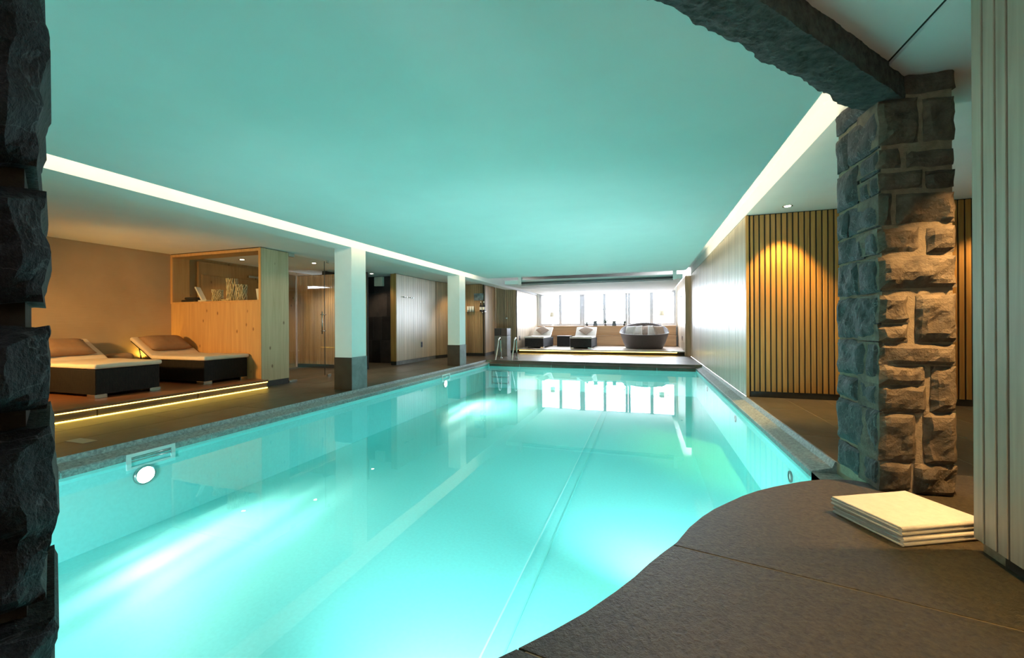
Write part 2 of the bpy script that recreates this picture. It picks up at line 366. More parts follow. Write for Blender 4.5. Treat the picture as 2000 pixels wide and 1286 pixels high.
def dup(root, label, loc, rz=None, group=None):
    r = root.copy(); C.objects.link(r); r.location = loc
    if rz is not None: r.rotation_euler = (0, 0, rz)
    r['label'] = label
    if group: r['group'] = group
    for ch in list(root.children):
        c = ch.copy(); C.objects.link(c); c.parent = r
        for g in ch.children:
            d = g.copy(); C.objects.link(d); d.parent = c
    return r
def merge_mats(o, mats):
    for m in mats: o.data.materials.append(m)

XL, XR = -4.6, 1.4            # outer edges of the pool coping
WL, WR = -4.44, 1.23          # water edges
ZW = -0.163                   # water level
YF = 11.55                    # far edge of the pool
ZS = 0.12                     # entrance slab
ZP = 2.36                     # lowered ceiling panel
ZL = 2.45                     # left ceiling
ZR = 2.65                     # right ceiling
XB = -6.35                    # face of the cabins beside the pool
YB = 5.43                     # lounge cabin front
XW = -8.62                    # back wall of the lounge

# ------------------------------------------------------------------ pool basin and water
pb = MB()
pb.quad((WL, -0.4, -0.80), (WR, -0.4, -0.80), (WR, 11.37, -0.80), (WL, 11.37, -0.80))
pb.quad((WL, -0.4, -0.80), (WL, 11.37, -0.80), (WL, 11.37, -0.09), (WL, -0.4, -0.09))
pb.quad((WR, -0.4, -0.80), (WR, 11.37, -0.80), (WR, 11.37, -0.09), (WR, -0.4, -0.09))
pb.quad((WL, 11.37, -0.80), (WR, 11.37, -0.80), (WR, 11.37, -0.09), (WL, 11.37, -0.09))
pb.quad((WL, -0.4, -0.80), (WR, -0.4, -0.80), (WR, -0.4, 0.0), (WL, -0.4, 0.0))
basin = struct(pb.obj('pool_basin', liner), 'turquoise lined pool basin under the water')
for x, m_ in ((-0.90, plain('pool_liner_light', (0.75, 0.97, 0.96), 0.6, var=0.02, spec=0.1)), (-0.78, liner_dk)):
    box(x, x + 0.012, -0.3, 11.3, -0.799, -0.795).obj('weld_seam', m_, basin)
wt = MB(); wt.quad((WL, -0.4, ZW), (WR, -0.4, ZW), (WR, 11.37, ZW), (WL, 11.37, ZW))
water = struct(wt.obj('water', water_m), 'still turquoise water filling the long pool')

# coping stones, 1.2 m pieces with fine joints
cop = thing('pool_coping', 'speckled granite coping around three sides of the pool', 'coping', (0, 0, 0)); cop['kind'] = 'structure'
profL = [(XL, 0.0), (XL, -0.2), (WL - 0.004, -0.2), (WL + 0.003, -0.09), (WL - 0.005, -0.075), (XL + 0.02, -0.045), (XL + 0.006, 0.0)]
profR = [(XR, 0.0), (XR, -0.2), (WR + 0.004, -0.2), (WR - 0.003, -0.09), (WR + 0.012, -0.082), (WR + 0.03, -0.078), (XR - 0.03, -0.05), (XR - 0.016, -0.012), (XR - 0.012, 0.0)]
y = -0.4; k = 0
while y < YF - 0.05:
    y1 = min(y + 1.195, YF)
    MB().extrude_y(profL, y + 0.002, y1 - 0.002).obj('coping_stone', coping_m, cop)
    y = y1
y = 3.78
while y < YF - 0.05:
    y1 = min(y + 1.3, YF)
    MB().extrude_y(profR, y + 0.002, y1 - 0.002).obj('coping_stone', coping_m, cop)
    y = y1
profF = [(YF, 0.0), (YF, -0.2), (11.372, -0.2), (11.366, -0.09), (11.38, -0.075), (YF - 0.03, -0.04), (YF - 0.01, 0.0)]
x = XL + 0.18
while x < XR - 0.2:
    x1 = min(x + 0.94, XR - 0.17)
    MB().extrude_x(profF, x + 0.002, x1 - 0.002).obj('coping_stone', deck_m, cop)  # far coping coloured darker for the shade on its pool face
    x = x1
# low stone ledge that carries on round the end of the right coping
MB().box(WR, 2.0, 2.6, 3.776, -0.3, -0.09).obj('ledge_stone', coping_m, cop)

# ------------------------------------------------------------------ floors with stone tiles
def tiled_floor(label, x0, x1, y0, y1, tw, tl, along='Y', gap=0.006):
    fl = struct(box(x0, x1, y0, y1, -0.3, -0.002).obj('floor', grout), label)
    meshes = {}
    if along == 'Y': rows = (x0, x1, tw); cols = (y0, y1, tl)
    else: rows = (y0, y1, tw); cols = (x0, x1, tl)
    a = rows[0]; i = 0
    while a < rows[1] - 0.02:
        a1 = min(a + rows[2], rows[1]); b = cols[0] - (0.37 * i % 1) * cols[2]; i += 1
        while b < cols[1] - 0.02:
            b0 = max(b, cols[0]); b1 = min(b + cols[2], cols[1]); b += cols[2]
            if b1 - b0 < 0.04: continue
            w, l = (a1 - a - gap, b1 - b0 - gap) if along == 'Y' else (b1 - b0 - gap, a1 - a - gap)
            key = (round(w, 3), round(l, 3))
            if key not in meshes:
                me = MB().box(-w / 2, w / 2, -l / 2, l / 2, -0.02, 0.0, bev=0.0008).mesh('floor_tile'); me.materials.append(deck_m); meshes[key] = me
            c = ((a + a1) / 2, (b0 + b1) / 2) if along == 'Y' else ((b0 + b1) / 2, (a + a1) / 2)
            inst(meshes[key], 'floor_tile', fl, (c[0], c[1], random.uniform(-0.0012, 0.0)))
        a = a1
    return fl
fl_left = tiled_floor('dark slate tiled deck along the left side of the pool', -6.9, XL, -0.4, 14.9, 0.575, 1.15)
tiled_floor('dark slate tiled deck beyond the far end of the pool', XL, XR, YF, 14.9, 0.56, 0.9, along='X')
tiled_floor('slate tiled floor beside the right stone pillar', XR, 5.0, 3.30, 6.80, 0.47, 1.3)
box(-5.20, -4.93, 2.36, 2.47, -0.01, 0.002).obj('floor_tile', plain('pale_insert', (0.34, 0.29, 0.21), 0.5), fl_left)
struct(box(XW - 0.1, -6.9, -0.4, 14.9, -0.3, 0.0).obj('floor', deck_m), 'dark slate floor inside the cabins on the left')

# entrance slab with the curved edge: three stones
curve = [(-0.411, 1.104), (-0.364, 1.157), (-0.28, 1.258), (-0.194, 1.371), (-0.104, 1.513), (-0.045, 1.617), (0.008, 1.724), (0.064, 1.825), (0.124, 1.926), (0.19, 2.085), (0.263, 2.222), (0.333, 2.332), (0.409, 2.431), (0.505, 2.553), (0.606, 2.66), (0.71, 2.752), (0.813, 2.832), (0.892, 2.891), (0.969, 2.939), (1.05, 2.976), (1.131, 2.999), (1.197, 3.006), (1.245, 2.99), (1.30, 2.95)]
pre = [(-1.9, -0.38), (-1.55, 0.02), (-1.15, 0.36), (-0.80, 0.68), (-0.58, 0.90)]
edge = pre + curve
slab_root = struct(MB().prism([(x + 0.01, y - 0.02) for x, y in edge] + [(5.0, 2.9), (5.0, -3.0), (-1.9, -3.0)], -0.3, ZS - 0.003).obj('floor', grout), 'dark basalt entrance floor with a curved edge at the pool')
def cut(poly, p, n):                      # keep the side where (q-p).n <= 0
    out = []
    for i in range(len(poly)):
        a, b = Vector(poly[i]), Vector(poly[(i + 1) % len(poly)])
        da, db = (a - p).dot(n), (b - p).dot(n)
        if da <= 0: out.append(tuple(a))
        if da * db < 0: out.append(tuple(a + (b - a) * (da / (da - db))))
    return out
full = edge + [(1.62, 2.95), (1.62, 3.30), (5.0, 3.30), (5.0, -3.0), (-1.9, -3.0)]
pA, pB = Vector((0.548, 1.811)), Vector((1.111, 1.696)); dAB = (pB - pA).normalized(); nAB = Vector((dAB.y, -dAB.x)); 
if nAB.y < 0: nAB = -nAB
g = 0.003
far_part = cut(full, pA + nAB * g, -nAB)
near_part = cut(full, pA - nAB * g, nAB)
q0 = Vector((-0.364, 1.156)); n2 = Vector((0.14, 0.99)).normalized()
near_a = cut(near_part, q0 + n2 * g, -n2); near_b = cut(near_part, q0 - n2 * g, n2)
for poly in (far_part, near_a, near_b):
    m = MB(); m.prism(poly, ZS - 0.07, ZS)
    bmesh.ops.recalc_face_normals(m.bm, faces=m.bm.faces[:])
    tops = [e for e in m.bm.edges if all(abs(v.co.z - ZS) < 1e-5 for v in e.verts)]
    bmesh.ops.bevel(m.bm, geom=tops, offset=0.002, segments=2, affect='EDGES', profile=0.5)
    m.obj('basalt_slab', slab_m, slab_root)
# pool wall that follows the curve below the slab
cw = MB()
for a, b in zip(edge, edge[1:]):
    cw.quad((a[0], a[1] - 0.012, -0.80), (b[0], b[1] - 0.012, -0.80), (b[0], b[1] - 0.012, ZS - 0.07), (a[0], a[1] - 0.012, ZS - 0.07))
cw.obj('curved_pool_wall', liner, basin)

# ------------------------------------------------------------------ ceilings
pan = [(-4.2, -0.35), (-1.70, -0.35), (0.945, 2.50), (0.945, 10.72), (-4.2, 10.72)]
panel = struct(MB().prism(pan, ZP, ZP + 0.06).obj('ceiling', plaster), 'large lowered white ceiling panel above the pool')
upper = struct(box(-5.0, 1.5, -0.35, 18.0, 2.86, 2.95).obj('ceiling', plaster), 'raised ceiling inside the lit coves')
struct(box(XW - 0.1, -4.97, -0.4, 18.0, ZL, 2.95).obj('ceiling', plaster), 'low white ceiling over the lounge side')
beam = struct(box(-4.97, XL, -0.4, 18.0, ZP, 2.95).obj('beam', plaster), 'white beam along the left cove carried by the columns')
struct(box(XR, 5.1, 3.30, 14.4, ZR, 2.95).obj('ceiling', plaster), 'white ceiling right of the pool with one downlight')
# entrance ceiling in two boards with a dark joint
entr = struct(MB().prism([(-4.3, -3.1), (1.235, -3.1), (1.235, 2.72), (-1.55, -0.33), (-4.3, -3.0)], 2.47, 2.6).obj('ceiling', plaster), 'white entrance ceiling left of the dark joint')
struct(box(1.25, 5.1, -3.1, 3.32, 2.455, 2.95).obj('ceiling', plaster), 'white entrance ceiling right of the dark joint')
box(1.22, 1.26, -3.1, 2.75, 2.475, 2.55).obj('joint_backing', backing, entr)
# LED lines on top of the panel edges
for x, y0, y1 in ((-4.19, -0.3, 10.6), (0.935, 2.6, 10.6)):
    yy = y0
    while yy < y1 - 0.2:
        ye = min(yy + 1.45, y1)
        box(x - 0.012, x + 0.012, yy + 0.03, ye - 0.03, ZP + 0.06, ZP + 0.075).obj('light_strip', led_w, panel)
        yy = ye
# far alcove ceiling beyond a recess
struct(box(-4.25, 1.0, 12.35, 18.0, ZP - 0.02, ZP + 0.10).obj('ceiling', plaster), 'white alcove ceiling in front of the far windows')
struct(box(-4.2, 1.0, 10.9, 12.34, 2.60, 2.66).obj('ceiling', plaster), 'shadowed ceiling recess between pool panel and alcove')
bc = thing('blind_case', 'long grey metal blind case hung across the far ceiling', 'blind case', (-1.46, 12.2, 2.30))
MB().cyl((0, 0, 0.05), 0.034, 4.45, 16, axis='X').obj('case_tube', alu, bc)
for s in (-1, 1): box(s * 2.24 - 0.05, s * 2.24 + 0.05, -0.05, 0.05, 0.0, 0.30, bev=0.004).obj('end_bracket', white_m, bc)
box(-2.2, 2.2, -0.008, 0.008, -0.02, 0.006).obj('bottom_bar', alu, bc)

# ------------------------------------------------------------------ outer walls
wl = struct(box(XW - 0.1, XW, -0.4, YB, 0, ZL).obj('wall_left', textile), 'tan textile covered back wall of the lounge')
struct(box(XW - 0.1, XW, YB, 18, 0, ZL).obj('wall_left', pine_d), 'brown wood wall at the back of the cabins')
struct(box(XW - 0.1, -1.6, -0.5, -0.4, -1.3, 2.95).obj('wall_front', plaster), 'white end wall of the pool hall beside the entrance')
struct(box(5.0, 5.1, -3.1, 14.5, -0.3, 2.95).obj('wall_right', oak_r), 'wood end wall far right behind the pillar')
struct(box(-4.3, 5.1, -3.2, -3.1, -0.3, 2.95).obj('wall_back', oak_f), 'grey oak wall behind the entrance')
struct(MB().prism([(-4.3, -3.1), (-1.6, -0.4), (-1.72, -0.4), (-4.4, -3.1)], -0.3, 2.95).obj('wall_back', oak_f), 'diagonal grey wall behind the left pillar')

def slat_wall(name, label, p0, p1, z0, z1, pitch, width, depth, mat, plinth=0.0, plinth_mat=None, back=0.04, piece='slat', jit=0.0):
    p0 = Vector(p0); p1 = Vector(p1); L = (p1 - p0).length; ang = math.atan2(p1.y - p0.y, p1.x - p0.x)
    root = box(0, L, depth * 0.6, depth + back, z0, z1).obj(name, backing)
    root.location = (p0.x, p0.y, 0); root.rotation_euler = (0, 0, ang)
    struct(root, label)
    me = MB().box(0, width, 0, depth, z0 + plinth, z1 - 0.012, bev=0.002).mesh(piece); me.materials.append(mat)
    n = int(round(L / pitch))
    for i in range(n):
        inst(me, piece, root, (i * pitch + (pitch - width) / 2, random.uniform(-jit, jit), 0))
    if plinth: box(0, L, 0.006, depth, z0, z0 + plinth - 0.004).obj('baseboard', plinth_mat or dark_granite, root)
    return root
# right side of the pool: pale planks, seen along their face
slat_wall('wall_right', 'pale vertical plank wall rising from the right coping', (XR, 14.35), (XR, 6.75), 0.0, ZR, 0.09, 0.086, 0.02, oak_w, piece='plank', jit=0.0012)
slat_wall('wall_right', 'amber slatted wall lit by a downlight right of the pool', (XR + 0.035, 6.75), (5.0, 6.75), 0.0, ZR, 0.0698, 0.051, 0.03, oak_r, plinth=0.085, plinth_mat=dark_granite)
struct(box(XR, XR + 0.035, 6.735, 6.78, 0.0, ZR - 0.01).obj('trim_1', oak_r), 'narrow wood corner strip between plank wall and slatted wall')
# jamb and alcove walls
struct(box(1.23, XR + 0.02, 14.36, 14.42, 0.0, 2.62).obj('wall_right', oak_b), 'narrow brown wood return at the far end of the plank wall')
slat_wall('wall_right', 'pale plank wall on the right of the far alcove', (1.23, 17.8), (1.23, 14.42), 0.0, 2.62, 0.12, 0.117, 0.02, oak_w, piece='plank', jit=0.0008)
slat_wall('wall_left', 'pale plank wall on the left of the far alcove', (XL, 14.75), (XL, 17.8), 0.0, ZP, 0.12, 0.117, 0.02, oak_w, piece='plank', jit=0.0008)
# light box beside the pool
slat_wall('wall_left', 'pale plank cabin wall between the two white columns', (XB + 0.05, 9.42), (XB + 0.05, 11.55), 0.0, ZL, 0.118, 0.115, 0.025, oak_l, plinth=0.10, plinth_mat=grey_granite, piece='plank', jit=0.0012)
struct(box(-6.47, XB + 0.045, 9.40, 9.43, 0.10, ZL - 0.01).obj('trim_2', oak_r), 'orange wood end face of the pale cabin wall')
box(-6.47, XB + 0.02, 9.405, 9.6, 0, 0.1).obj('baseboard_left', dark_granite)['kind'] = 'structure'
bpy.data.objects['baseboard_left']['label'] = 'black stone plinth under the orange wood end face'
slat_wall('wall_left', 'brown slatted wall angled behind the second white column', (XB + 0.05, 11.55), (-5.95, 12.9), 0.0, ZL, 0.07, 0.062, 0.025, oak_b, plinth=0.10, plinth_mat=dark_granite)
slat_wall('wall_left', 'brown slatted wall behind the glass shelf', (-5.95, 12.9), (-5.17, 12.9), 0.0, ZL, 0.07, 0.062, 0.025, oak_b, plinth=0.10)
slat_wall('wall_left', 'brown slatted side wall running back from the glass shelf', (-5.17, 12.9), (-5.30, 14.3), 0.0, ZL, 0.07, 0.062, 0.025, oak_b, plinth=0.10)
dw = slat_wall('door_2', 'brown slatted door with steel handle behind the bin', (-5.30, 14.3), (-4.6, 14.62), 0.0, ZL, 0.07, 0.062, 0.025, oak_b, plinth=0.10)
hd = MB().cyl((0.42, -0.03, 1.30), 0.011, 0.07, 10, axis='Y').cyl((0.37, -0.06, 1.30), 0.010, 0.12, 10, axis='X').cyl((0.42, -0.004, 1.30), 0.028, 0.01, 16, axis='Y').obj('handle', steel, dw)
# shower niche in black slate tiles
tw_ = struct(box(-7.75, -6.45, 9.9, 9.98, 0, ZL).obj('wall_left', tile_g), 'black slate tiled wall of the shower niche')
tcache = {}
for r, (z0, z1, off) in enumerate(((0, 0.64, 0.0), (0.64, 1.31, 0.05), (1.31, 1.98, -0.06), (1.98, 2.45, 0.10))):
    x = -7.75 - 0.29 + 0.02 + off
    while x < -6.46:
        xa, xb = max(x, -7.74) + 0.002, min(x + 0.29, -6.46) - 0.002; x += 0.29
        if xb - xa < 0.03: continue
        box(xa, xb, 9.888, 9.91, z0 + 0.002, z1 - 0.002, bev=0.002).obj('wall_tile', tile_m, tw_)
struct(box(-7.8, -7.7, 8.4, 9.95, 0, ZL).obj('wall_left', tile_m), 'black slate side wall of the shower niche')
# sauna front: slatted wall behind the glass
slat_wall('wall_left', 'honey slatted wall behind the glass door', (-8.56, 8.35), (-6.42, 8.35), 0.0, 2.36, 0.056, 0.047, 0.025, oak_h, plinth=0.09)
dwall = struct(box(0, 2.4, 0, 0.05, 0, 2.38).obj('wall_left', pine_d, None, (XW + 0.06, 5.9, 0), pi / 2), 'brown wood panelled wall seen through the cabin window')
for i in range(3):
    box(0.05 + i * 0.78, 0.80 + i * 0.78, -0.018, 0.0, 0.1, 2.12, bev=0.004).obj('panel', pine_d, dwall)
dc = thing('door_closer', 'silver door closer on the wood wall behind the cabin window', 'door closer', (XW + 0.045, 6.95, 2.16), pi / 2)
box(0, 0.42, -0.075, -0.02, 0, 0.05, bev=0.004).obj('arm_rail', steel, dc)
box(0.25, 0.5, -0.085, -0.02, -0.10, -0.03, bev=0.006).obj('body', steel, dc)

# ------------------------------------------------------------------ lounge cabin with its window opening
cab = struct(box(XW, XB - 0.052, YB, YB + 0.05, 0.145, 1.50).obj('wall_left', pine_o), 'orange pine cabin front with a window above')
box(XW, XB - 0.053, YB - 0.012, YB + 0.32, 1.50, 1.53, bev=0.003).obj('window_sill', pine_o, cab)
box(XW, XW + 0.055, YB - 0.012, YB + 0.30, 1.53, 2.385, bev=0.002).obj('frame_post', pine_o, cab)
box(XB - 0.055, XB - 0.001, YB - 0.014, YB - 0.001, 0.145, 2.44, bev=0.002).obj('frame_post', pine_o, cab)
box(XW, XB - 0.055, YB - 0.012, YB + 0.32, 2.385, 2.435, bev=0.002).obj('frame_rail', pine_o, cab)
box(XW + 0.055, XB - 0.055, YB + 0.02, YB + 0.03, 1.53, 2.385).obj('glass_pane', thin_glass('cabin_pane', (0.96, 0.97, 0.95), 1.25), cab)
box(XW, XB - 0.06, YB, YB + 0.05, 2.436, ZL).obj('shadow_gap', backing, cab)
endp = struct(box(XB - 0.05, XB, YB, 6.0, 0.10, ZL - 0.012).obj('wall_left', pine_l), 'pale knotty pine end panel of the lounge cabin')
box(XB - 0.06, XB - 0.008, YB, 6.0, 0.0, 0.10).obj('baseboard', dark_granite, endp)
box(XB - 0.04, XB - 0.02, YB, 6.0, ZL - 0.012, ZL).obj('shadow_gap', backing, endp)
# glass door front
gd = tag(bpy.data.objects.new('door_1', None), 'frameless glass door front between the pine panel and the first column', kind='structure'); C.objects.link(gd)
gd.location = (XB - 0.03, 6.0, 0)
box(-0.005, 0.005, 0.01, 0.93, 0.03, ZL - 0.035).obj('glass_pane', glass_m, gd)
box(-0.005, 0.005, 0.94, 1.7, 0.03, ZL - 0.035).obj('glass_pane', glass_m, gd)
box(-0.006, 0.006, 0.931, 0.939, 0.03, ZL - 0.035).obj('glass_edge', plain('glass_edge', (0.05, 0.06, 0.055), 0.3), gd)
h = MB(); h.cyl((0.06, 0.80, 1.13), 0.012, 0.46, 12)
h.cyl((0.03, 0.87, 1.30), 0.008, 0.14, 8, axis='Y').cyl((0.03, 0.87, 0.96), 0.008, 0.14, 8, axis='Y').obj('door_handle', steel, gd)
box(-0.018, 0.018, 0.02, 0.15, ZL - 0.075, ZL - 0.005, bev=0.003).obj('hinge', steel, gd)
box(-0.018, 0.018, 0.02, 0.20, 0.0, 0.045, bev=0.003).obj('hinge', steel, gd)
box(-0.015, 0.015, 1.0, 1.05, ZL - 0.06, ZL - 0.005, bev=0.003).obj('clamp', steel, gd)
box(-0.02, 0.02, 1.0, 1.10, 0.0, 0.05, bev=0.003).obj('clamp', steel, gd)

# ------------------------------------------------------------------ columns
for i, (y, lab) in enumerate(((5.6, 'nearer white square column with grey stone base'), (9.72, 'farther white square column with grey stone base'))):
    col = thing('column', lab + ' at the left pool edge', 'column', (-4.77, y + 0.18, 0)); col['kind'] = 'structure'
    box(-0.17, 0.17, -0.18, 0.18, 0.54, ZP).obj('shaft', plaster_col, col)
    box(-0.182, 0.172, -0.19, 0.168, 0.0, 0.54, bev=0.003).obj('core', dark_granite, col)
    box(0.170, 0.182, -0.19, 0.19, 0.0, 0.545, bev=0.002).obj('face_stone', grey_granite, col)
    box(-0.17, 0.17, 0.168, 0.19, 0.0, 0.54, bev=0.002).obj('face_stone', dark_granite, col)

# ------------------------------------------------------------------ raised platforms
pl = thing('platform', 'low wooden lounge platform with yellow light lines on the left', 'platform', (0, 0, 0)); pl['kind'] = 'structure'
box(XW, -6.20, -0.4, YB, 0.11, 0.145, bev=0.004).obj('deck', plat_w, pl)
for i in range(5):
    box(-6.262, -6.235, -0.35 + i * 1.16, 0.80 + i * 1.16 - 0.008, 0.0, 0.105).obj('riser_stone', deck_m, pl)
box(XW, -6.262, -0.4, YB, 0, 0.11).obj('core', backing, pl)
box(-6.233, -6.222, -0.4, YB + 0.0, 0.096, 0.109).obj('light_strip', led_y, pl)
box(-6.233, -6.222, -0.4, YB - 0.0, 0.001, 0.011).obj('light_strip', led_y, pl)
fp = thing('platform', 'pale wooden alcove platform with a yellow light line at the far end', 'platform', (0, 0, 0)); fp['kind'] = 'structure'
box(XL + 0.0, 1.23, 14.55, 17.8, 0.115, 0.15, bev=0.004).obj('deck', plat_f, fp)
box(XL, 1.23, 14.72, 17.8, 0.0, 0.115).obj('core', dark_granite, fp)
box(-4.5, 1.0, 14.69, 14.70, 0.085, 0.112).obj('light_strip', led_y, fp)

# ------------------------------------------------------------------ far window wall
YW = 17.8
panes = ((-4.41, -3.63), (-3.50, -2.72), (-2.50, -1.72), (-1.60, -0.81), (-0.595, 0.174), (0.313, 1.095))
ZB, ZT = 1.09, 2.33
wf = struct(box(-4.7, 1.35, YW, YW + 0.3, 0, 1.0).obj('wall_far', plaster), 'white wall below the far windows')
struct(box(-4.7, 1.35, YW, YW + 0.3, 2.42, 2.95).obj('wall_far', plaster), 'white wall strip above the far windows')
struct(box(-4.75, -4.52, YW, YW + 0.3, 1.0, 2.42).obj('wall_far', plaster), 'white wall left of the far windows')
struct(box(1.17, 1.4, YW, YW + 0.3, 1.0, 2.42).obj('wall_far', plaster), 'white wall right of the far windows')
for w in range(3):
    a0, a1 = panes[2 * w]; b0, b1 = panes[2 * w + 1]
    x0 = -4.52 if w == 0 else (panes[2 * w - 1][1] + a0) / 2
    x1 = 1.17 if w == 2 else (b1 + panes[2 * w + 2][0]) / 2
    wn = tag(bpy.data.objects.new('window_%d' % (w + 1), None), ('left', 'middle', 'right')[w] + ' white two-pane window of the far wall', kind='structure'); C.objects.link(wn)
    wn.location = ((x0 + x1) / 2, YW + 0.05, 0); cx = (x0 + x1) / 2
    fr = MB(); t = 0.0
    fr.box(x0 - cx + 0.004, x1 - cx - 0.004, 0, 0.09, 1.0, ZB - 0.03); fr.box(x0 - cx + 0.004, x1 - cx - 0.004, 0, 0.09, ZT + 0.03, 2.42)
    for u0_, u1_ in ((x0 + 0.004, a0 - 0.03), (a1 + 0.03, b0 - 0.03), (b1 + 0.03, x1 - 0.004)):
        if u1_ - u0_ > 0.004: fr.box(u0_ - cx, u1_ - cx, 0, 0.09, ZB - 0.03, ZT + 0.03)
    fr.obj('window_frame', white_f, wn)
    for (p0, p1) in ((a0, a1), (b0, b1)):
        sm = MB(); p0 -= cx; p1 -= cx
        sm.box(p0 - 0.03, p0, -0.012, 0.07, ZB - 0.03, ZT + 0.03).box(p1, p1 + 0.03, -0.012, 0.07, ZB - 0.03, ZT + 0.03)
        sm.box(p0, p1, -0.012, 0.07, ZB - 0.03, ZB).box(p0, p1, -0.012, 0.07, ZT, ZT + 0.03)
        so = sm.obj('sash', white_f, wn)
        box(p0, p1, 0.03, 0.036, ZB, ZT).obj('glass_pane', pane_m, so)
    box((a1 + b0) / 2 - cx - 0.012, (a1 + b0) / 2 - cx + 0.012, -0.03, -0.012, 1.62, 1.74, bev=0.003).obj('window_handle', white_m, wn)
# snowy garden beyond
gr = tag(box(-12, 9, 18.2, 40, 0.4, 0.5).obj('snow_ground', snow), 'snow covered ground outside the far windows', kind='structure')
random.seed(11)
for i in range(7):
    bx, by = -4.6 + i * 0.95 + random.uniform(-0.2, 0.2), 19.3 + 0.22 * i
    m = MB(); lf = MB()
    for s in range(9):
        a = random.uniform(0, 2 * pi); p = Vector((bx + random.uniform(-.15, .15), by, 0.45)); pts = [p.copy()]
        d = Vector((cos(a) * 0.35, sin(a) * 0.25, 1.0))
        for k in range(7):
            p = p + d * 0.33; d = d + Vector((random.uniform(-.25, .25), random.uniform(-.2, .2), random.uniform(-.25, .02))); pts.append(p.copy())
        m.tube(pts, 0.004, 5)
        for p in pts[2:]:
            for _ in range(random.choice((0, 1, 1, 2))):
                q = p + Vector((random.uniform(-.10, .10), 0, random.uniform(-.10, .10))); e = random.uniform(.012, .030)
                lf.quad(q + Vector((-e, 0, -e * .5)), q + Vector((e * .2, -.01, -e)), q + Vector((e, 0, e * .6)), q + Vector((-e * .3, .01, e)))
    sh = thing('garden_shrub', 'bare snowy shrub outside the far windows, %s from the left' % ('first', 'second', 'third', 'fourth', 'fifth', 'sixth', 'seventh')[i], 'shrub', (0, 0, 0), group='shrubs outside the far windows')
    m.obj('twigs', twig_dk, sh); lo = lf.obj('dry_leaves', twig_dk, sh); lo['kind'] = 'stuff'

# wooden ledge under the windows
lg = thing('wooden_bench', 'two-tier oak ledge running below the far windows', 'bench', (-1.68, 17.4, 0.15))
xs = (-2.86, -0.65, 1.03, 2.84)
for a, b in zip(xs, xs[1:]):
    box(a + 0.003, b - 0.003, 0.0, 0.02, 0.0, 0.40, bev=0.002).obj('lower_panel', bench_w, lg)
    box(a + 0.003, b - 0.003, 0.17, 0.19, 0.44, 0.80, bev=0.002).obj('upper_panel', bench_w, lg)
box(-2.86, 2.86, -0.02, 0.19, 0.40, 0.435, bev=0.004).obj('lower_top', bench_w, lg)
box(-2.86, 2.86, 0.15, 0.395, 0.80, 0.835, bev=0.012, seg=2).obj('upper_top', bench_w, lg)
ZLD = 0.15 + 0.835

# ------------------------------------------------------------------ loungers
def soft_box(mb, x0, x1, y0, y1, z0, z1, r, nx=10, ny=6, sag=0.0, mat=None, seed=0):
    t = bmesh.new()
    bmesh.ops.create_grid(t, x_segments=nx, y_segments=ny, size=0.5)
    for v in t.verts: v.co = Vector(((x0 + x1) / 2 + v.co.x * (x1 - x0), (y0 + y1) / 2 + v.co.y * (y1 - y0), z1))
    r_ = bmesh.ops.extrude_face_region(t, geom=t.faces[:])
    for v in r_['geom']:
        if isinstance(v, bmesh.types.BMVert): v.co.z = z0
    bmesh.ops.recalc_face_normals(t, faces=t.faces[:])
    ed = [e for e in t.edges if e.calc_face_angle(0) > 0.8]
    bmesh.ops.bevel(t, geom=ed, offset=r, segments=3, affect='EDGES', profile=0.5)
    for v in t.verts:
        if v.co.z > (z0 + z1) / 2: v.co.z += sag * noise.noise(Vector((v.co.x * 4 + seed, v.co.y * 4, seed)))
    for f in t.faces: f.smooth = True
    mb._merge(t, mat)
def pillow_mesh(w, h, th, seed=0, n=14, pinch=0.06):
    m = MB()
    for s in (1, -1):
        g = [[None] * (n + 1) for _ in range(n + 1)]
        for i in range(n + 1):
            for j in range(n + 1):
                u, v = i / n * 2 - 1, j / n * 2 - 1
                x = u * w / 2 * (1 - pinch * (1 - v * v)); y = v * h / 2 * (1 - pinch * (1 - u * u))
                z = th / 2 * ((1 - u ** 4) * (1 - v ** 4)) ** 0.6
                z += 0.012 * noise.noise(Vector((u * 2.3 + seed, v * 2.3, seed))) * (1 - u * u) * (1 - v * v)
                g[i][j] = m.bm.verts.new((x, y, s * z))
        for i in range(n):
            for j in range(n):
                f = m.bm.faces.new((g[i][j], g[i + 1][j], g[i + 1][j + 1], g[i][j + 1])); f.smooth = True
    bmesh.ops.remove_doubles(m.bm, verts=m.bm.verts[:], dist=1e-5)
    return m
def pillow(name, label, loc, rot, w, h, th, mat, seed=0, group=None):
    o = pillow_mesh(w, h, th, seed).obj(name, mat); o.location = loc; o.rotation_euler = rot
    return tag(o, label, 'pillow', group)
